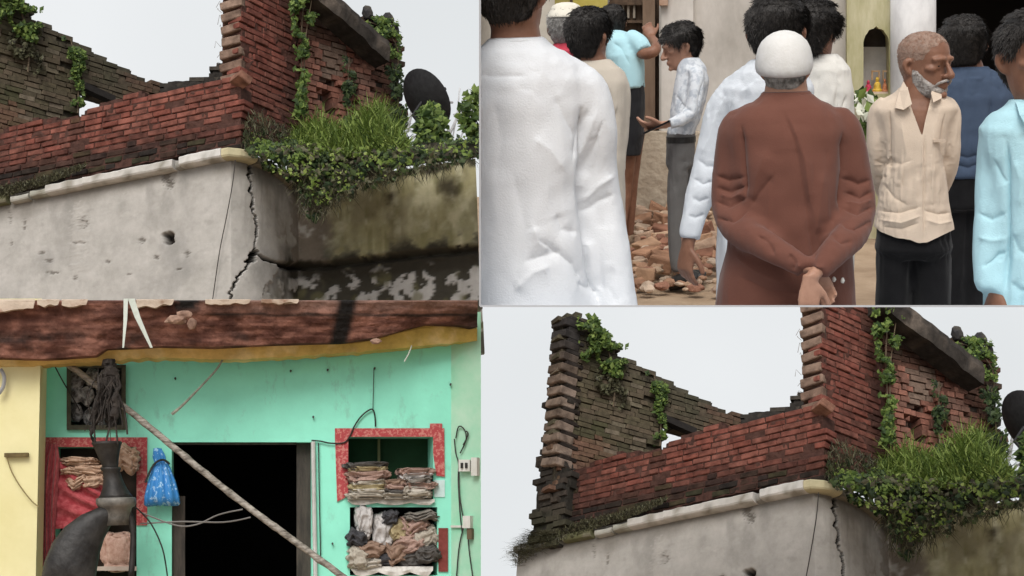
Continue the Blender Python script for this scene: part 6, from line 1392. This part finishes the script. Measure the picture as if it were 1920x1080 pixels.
pr.hair(H, lambda a, f, af: (smoothstep(.14, .2, f) if a > 1.75 and .14 < f < .6 else 0), .008, m_greyhair, 900, .012, .3, 10)
mb = MB(); R = []
for (y, hw, dy, dz) in ((137, 46, .0, .012), (134, 49.5, .0, .012), (127, 51.5, .0, .012), (118, 52, 0, .012), (104, 50.5, 0, .008), (90, 47, 0, .004), (78, 41, 0, .002), (68, 31, 0, 0), (61, 19, 0, 0), (58, 8, 0, 0), (57.4, 2, 0, 0)):
    c = C3(1470, y, Y - .005); w = hw * Y / FPX; R.append([c + Vector((cos(2 * pi * k / 40) * w, sin(2 * pi * k / 40) * w * 1.12, dz * sin(2 * pi * k / 40) * .9 + .0015 * sin(k * 3.1))) for k in range(40)])
mb.rings(R, True); pr.add('skullcap', mb.v, mb.f, mat('white_knit', (.66, .65, .62), (.72, .71, .69), 30, .95, .15, bscale=160, spec=.05))
mb = MB(); torso(mb, [(1474, 176, 44, .06), (1474, 186, 54, .07), (1473, 200, 82, .085), (1472, 218, 108, .10), (1474, 245, 118, .115), (1476, 300, 112, .125), (1478, 380, 108, .125), (1478, 460, 114, .13), (1474, 520, 124, .135), (1472, 610, 136, .14)], Y)
limb(mb, [(1395, 215, Y, 25), (1378, 250, Y, 33), (1370, 320, Y, 32), (1368, 385, Y - .02, 32), (1388, 430, Y - .1, 31), (1440, 462, Y - .18, 27), (1488, 490, Y - .21, 23), (1508, 500, Y - .22, 21)])
limb(mb, [(1560, 215, Y, 25), (1584, 250, Y, 33), (1600, 320, Y, 32), (1610, 385, Y - .02, 32), (1598, 435, Y - .1, 31), (1566, 470, Y - .19, 27), (1540, 500, Y - .23, 23), (1532, 510, Y - .24, 21)])
BK = mat('brown_kurta_cloth', (.145, .060, .043), (.16, .068, .049), 8, .9, .12, bscale=220, sheen=.15, spec=.1, crease=.45, cscale=8)
pr.wear('kurta', mb, BK, .006, 4, [([(1470, 215), (1490, 260), (1505, 350), (1520, 440), (1528, 490)], 8, -.014), ([(1482, 225), (1510, 300), (1520, 390)], 9, .010), ([(1390, 240), (1392, 310), (1398, 370)], 6, -.022), ([(1582, 250), (1584, 320), (1575, 400)], 6, -.022), ([(1440, 280), (1420, 330), (1412, 380)], 12, .010), ([(1450, 330), (1425, 360), (1408, 385)], 8, -.012),
    ([(1345, 330), (1365, 338), (1390, 332)], 5, -.014), ([(1345, 352), (1368, 360), (1392, 350)], 5, -.014), ([(1342, 378), (1368, 384), (1398, 372)], 5, -.014), ([(1345, 410), (1372, 412), (1400, 396)], 6, -.016), ([(1350, 365), (1372, 371), (1392, 362)], 4, .010), ([(1585, 335), (1610, 345), (1632, 338)], 5, -.014), ([(1588, 362), (1612, 370), (1636, 360)], 5, -.014), ([(1582, 390), (1608, 398), (1638, 388)], 5, -.014), ([(1576, 418), (1605, 428), (1636, 415)], 6, -.014), ([(1588, 378), (1612, 384), (1634, 375)], 4, .010),
    ([(1420, 440), (1440, 452), (1452, 478)], 5, -.012), ([(1480, 475), (1490, 490), (1486, 510)], 4, -.012), ([(1560, 440), (1580, 455), (1600, 452)], 6, -.010), ([(1380, 480), (1420, 510), (1480, 535)], 12, .012), ([(1390, 520), (1440, 545), (1500, 552)], 12, -.012), ([(1545, 320), (1535, 390), (1530, 440)], 10, .008)], .0035, seed=10, freq=8, grow=(.075, .06), coarse=.016)
mb = MB(); mb.rings([ell(C3(1474, 186, Y), 49 * Y / FPX, .066), ell(C3(1474, 174, Y), 45 * Y / FPX, .06), ell(C3(1474, 171, Y), 41 * Y / FPX, .056), ell(C3(1474, 184, Y), 42 * Y / FPX, .058)]); pr.add('collar', mb.v, mb.f, BK, True)
for (x, y) in ((1564, 524), (1558, 545), (1580, 526)):
    vv, ff = rock(C3(x, y, Y - .16), .006, x, (1, 1, 1.3)); pr.add('button', vv, ff, mat('pearl', (.7, .68, .62), None, bump=0, rough=.3))
# --- bearded old man in cream shirt facing right
Y = 5.3
pr = Person('thin bearded old man in a cream shirt and black trousers, looking right', C3(1712, 573, Y))
H = Head(C3(1733, 122, Y), .236, 48, 2, 0, .96)
mb = MB(); H.build(mb, True); torso(mb, [(1724, 140, 27, .05), (1722, 165, 28, .052), (1720, 185, 36, .055), (1716, 205, 58, .07), (1714, 250, 44, .085), (1713, 330, 36, .085), (1712, 430, 52, .07), (1712, 478, 48, .06)], Y)
limb(mb, [(1665, 200, Y, 10), (1650, 215, Y, 11), (1645, 265, Y, 7), (1645, 310, Y + .03, 6), (1660, 360, Y + .12, 6), (1695, 395, Y + .19, 8)]); limb(mb, [(1768, 200, Y, 10), (1780, 215, Y, 11), (1784, 265, Y, 10), (1780, 310, Y + .03, 9), (1764, 355, Y + .12, 9), (1725, 395, Y + .19, 8)])
hand(mb, C3(1700, 400, Y + .2), Vector((1, .1, -.2)), Vector((0, 1, 0)), 1, 1, .5)
for sg in (-1, 1): limb(mb, [(1712 + sg * 34, 460, Y, 18), (1712 + sg * 37, 620, Y, 18)])
pr.body(mb, m_skin, .0045, 2); pr.eyes(H)
pr.hair(H, lambda a, f, af: (smoothstep(.0, .12, f - interp([(0, .86), (.25, .76), (.36, .6), (.5, .56), (.62, .40), (.8, .2), (1, .15)], a / pi))), .002, m_stub, 700, .004, .4, 11)
def beard(a, f, af):
    if f < .02: return .8 if a < 1.5 else 0
    top = interp([(0, .165), (.10, .19), (.2, .215), (.34, .30), (.44, .42), (.5, .44)], a / pi)
    must = smoothstep(.235, .26, f) * smoothstep(.325, .30, f) if a < .5 else 0
    return max(must * .0, smoothstep(0, .06, top - f) if a < 1.6 else 0)
V, Fc = H.shell(beard, .006); mbb = H.strands(beard, 2200, .016, .006, 12, .45); [mbb.tube([H.P(sx * .002, .106, .288), H.P(sx * .016, .102, .275), H.P(sx * .032, .088, .245), H.P(sx * .040, .076, .20)], [v * H.k for v in (.003, .005, .005, .003)], 8, sub=4) for sx in (-1, 1)]; k = len(V); pr.add('beard', V + mbb.v, Fc + [tuple(i + k for i in f) for f in mbb.f], m_beard)
CS = cloth_mat('cream_shirt_cloth', (.62, .51, .405))
VEE = [(1700, 150), (1752, 150), (1744, 190), (1735, 225), (1729, 256), (1722, 238), (1708, 200)]
mb = MB(); torso(mb, [(1722, 163, 32, .06), (1720, 174, 42, .066), (1717, 188, 62, .078), (1715, 204, 76, .09), (1714, 235, 66, .10), (1713, 300, 52, .105), (1712, 380, 62, .105), (1713, 420, 70, .11), (1714, 454, 71, .112)], Y)
limb(mb, [(1665, 192, Y, 17), (1650, 215, Y, 21), (1645, 265, Y, 19), (1645, 310, Y + .03, 17), (1660, 360, Y + .12, 15), (1695, 395, Y + .19, 13)]); limb(mb, [(1768, 192, Y, 17), (1780, 215, Y, 20), (1784, 265, Y, 17), (1780, 310, Y + .03, 16), (1764, 355, Y + .12, 14), (1730, 395, Y + .19, 13)])
HEM = [(1600, 448), (1640, 425), (1650, 434), (1680, 446), (1705, 449), (1722, 456), (1740, 454), (1765, 442), (1790, 430), (1830, 470), (1600, 500)]
pr.wear('shirt', mb, CS, .0055, 4, [([(1668, 210), (1665, 270), (1668, 330)], 4, -.018), ([(1772, 215), (1768, 270), (1772, 330)], 4, -.016), ([(1730, 256), (1728, 340), (1728, 450)], 2.5, .007), ([(1734, 256), (1733, 340), (1733, 450)], 2, -.008), ([(1690, 230), (1700, 290), (1680, 360)], 9, .008), ([(1750, 230), (1752, 300), (1745, 370)], 8, .007),
    ([(1650, 395), (1685, 400), (1725, 388)], 4.5, -.010), ([(1650, 412), (1690, 418), (1725, 405)], 4.5, .009), ([(1655, 425), (1690, 430), (1722, 418)], 4, -.009), ([(1735, 395), (1760, 402), (1784, 398)], 4, -.010), ([(1735, 412), (1760, 420), (1785, 415)], 4, .008), ([(1655, 345), (1675, 370), (1700, 385)], 5, -.008), ([(1640, 300), (1655, 308), (1662, 305)], 3, -.008), ([(1640, 330), (1650, 335), (1662, 330)], 3, -.008), ([(1660, 300), (1690, 308), (1710, 300)], 5, -.005)], .004, seed=11, freq=13, hole=[VEE, HEM], coarse=.011, grow=(.09, .09))
# collar flaps and chest pocket
mb = MB()
def flap(P): 
    Q = [C3(*p) for p in P]; mb.add(Q + [q + Vector((0, .012, 0)) for q in Q], [tuple(range(len(Q))), tuple(range(2 * len(Q) - 1, len(Q) - 1, -1))] + [(i, (i + 1) % len(Q), len(Q) + (i + 1) % len(Q), len(Q) + i) for i in range(len(Q))])
flap([(1694, 152, Y - .03), (1703, 168, Y - .085), (1710, 195, Y - .115), (1694, 206, Y - .115), (1678, 202, Y - .10), (1686, 170, Y - .06)]); flap([(1752, 158, Y - .03), (1746, 175, Y - .09), (1750, 192, Y - .112), (1766, 184, Y - .085), (1764, 165, Y - .04)])
pr.add('collar', mb.v[:12], mb.f[:8], CS, False); pr.add('collar', mb.v[12:], [tuple(i - 12 for i in f) for f in mb.f[8:]], CS, False)
mb = MB(); flap([(1750, 262, Y - .115), (1774, 262, Y - .10), (1774, 266, Y - .102), (1750, 267, Y - .117)]); pr.add('pocket', mb.v, mb.f, cloth_mat('pocket_edge', (.45, .36, .28)), False)
mb = MB(); torso(mb, [(1712, 415, 64, .09), (1712, 440, 66, .095), (1712, 465, 69, .10), (1712, 482, 60, .08)], Y)
for sg in (-1, 1): limb(mb, [(1712 + sg * 35, 470, Y, 34), (1712 + sg * 37, 540, Y, 32.5), (1712 + sg * 39, 620, Y, 31)])
pr.wear('trousers', mb, cloth_mat('black_trousers', (.008, .008, .009)), .009, 3, seed=12)
# --- man in dark blue, back to us, in front of the dark opening
Y = 6.3
pr = Person('dark-haired man in a dark blue shirt, back turned, before the dark opening', C3(1815, 573, Y))
H = Head(C3(1806, 88, Y), .24, 180, 0, 0, 1.06)
mb = MB(); H.build(mb, False); torso(mb, [(1810, 112, 27, .05), (1813, 130, 30, .055), (1818, 155, 50, .07), (1820, 300, 40, .07), (1815, 372, 36, .06)], Y); 
for sg in (-1, 1): limb(mb, [(1812 + sg * 15, 380, Y, 14), (1812 + sg * 16, 620, Y, 12)])
pr.body(mb, m_skin, .008, 2)
pr.hair(H, hair_fn(.8, .36, .12), .016, m_hair, 1500, .026, .5, 13)
mb = MB(); torso(mb, [(1814, 126, 33, .065), (1816, 136, 48, .08), (1819, 152, 66, .095), (1822, 185, 70, .11), (1820, 240, 62, .115), (1815, 300, 56, .115), (1813, 332, 54, .115)], Y); limb(mb, [(1868, 155, Y, 18), (1880, 190, Y, 19), (1884, 240, Y - .02, 16), (1870, 300, Y - .12, 13)]); limb(mb, [(1775, 155, Y, 18), (1764, 190, Y, 19), (1760, 280, Y - .05, 15)])
pr.wear('shirt', mb, mat('navy_shirt', (.040, .062, .105), (.055, .082, .135), 6, .85, .1, bscale=200), .010, 3, [([(1790, 290), (1815, 296), (1835, 290)], 4, -.012), ([(1790, 308), (1815, 315), (1838, 306)], 4, -.012), ([(1860, 180), (1856, 240), (1848, 290)], 5, -.012)], .004, seed=13)
mb = MB(); torso(mb, [(1812, 325, 48, .105), (1812, 360, 48, .105), (1812, 390, 46, .10)], Y)
for sg in (-1, 1): limb(mb, [(1812 + sg * 20, 380, Y, 24), (1812 + sg * 17, 620, Y, 17)])
pr.wear('trousers', mb, cloth_mat('black_trousers', (0, 0, 0)), .010, 3, seed=14)
# --- man in light cyan shirt at the right edge
Y = 4.0
pr = Person('man in a light cyan shirt cut by the right edge of the picture', C3(1950, 573, Y))
H = Head(C3(1940, 112, Y), .25, 14, 0, 0, 1.0)
mb = MB(); H.build(mb, True); torso(mb, [(1946, 160, 38, .055), (1948, 195, 42, .058), (1950, 225, 70, .07), (1952, 300, 60, .07), (1952, 600, 60, .07)], Y)
limb(mb, [(1872, 260, Y, 16), (1866, 420, Y - .02, 17), (1868, 530, Y - .06, 13)]); hand(mb, C3(1868, 540, Y - .06), Vector((.05, -.15, -1)), Vector((-.8, -.5, 0)), 1, 1, .4)
pr.body(mb, m_skin, .006, 2); pr.eyes(H)
pr.hair(H, hair_fn(.78, .46, .14, .5), .014, m_hair, 1500, .022, .3, 14)
mb = MB(); torso(mb, [(1948, 186, 48, .065), (1949, 198, 62, .075), (1950, 215, 88, .09), (1951, 240, 104, .105), (1952, 300, 100, .12), (1952, 420, 98, .12), (1952, 610, 100, .125)], Y)
limb(mb, [(1885, 230, Y, 26), (1872, 265, Y, 33), (1864, 330, Y, 32), (1860, 400, Y - .02, 31), (1857, 480, Y - .04, 30), (1858, 545, Y - .06, 27)])
pr.wear('shirt', mb, cloth_mat('light_cyan_shirt', (.42, .66, .73)), .0065, 4, [([(1888, 270), (1890, 340), (1888, 420), (1886, 540)], 5, -.024), ([(1862, 300), (1875, 330), (1886, 345)], 6, -.010), ([(1835, 400), (1860, 412), (1882, 400)], 6, -.010), ([(1835, 445), (1860, 452), (1882, 448)], 6, .009), ([(1840, 500), (1862, 490), (1884, 470)], 6, -.010), ([(1896, 440), (1910, 470), (1930, 480)], 9, -.010), ([(1895, 530), (1912, 545), (1930, 545)], 8, -.010), ([(1900, 300), (1915, 340), (1910, 390)], 10, .008)], .004, seed=15)
mb = MB(); flap([(1905, 192, Y - .06), (1912, 215, Y - .11), (1924, 238, Y - .125), (1934, 215, Y - .12), (1926, 192, Y - .07)]); pr.add('collar', mb.v, mb.f, cloth_mat('light_cyan_shirt', (0, 0, 0)), False)
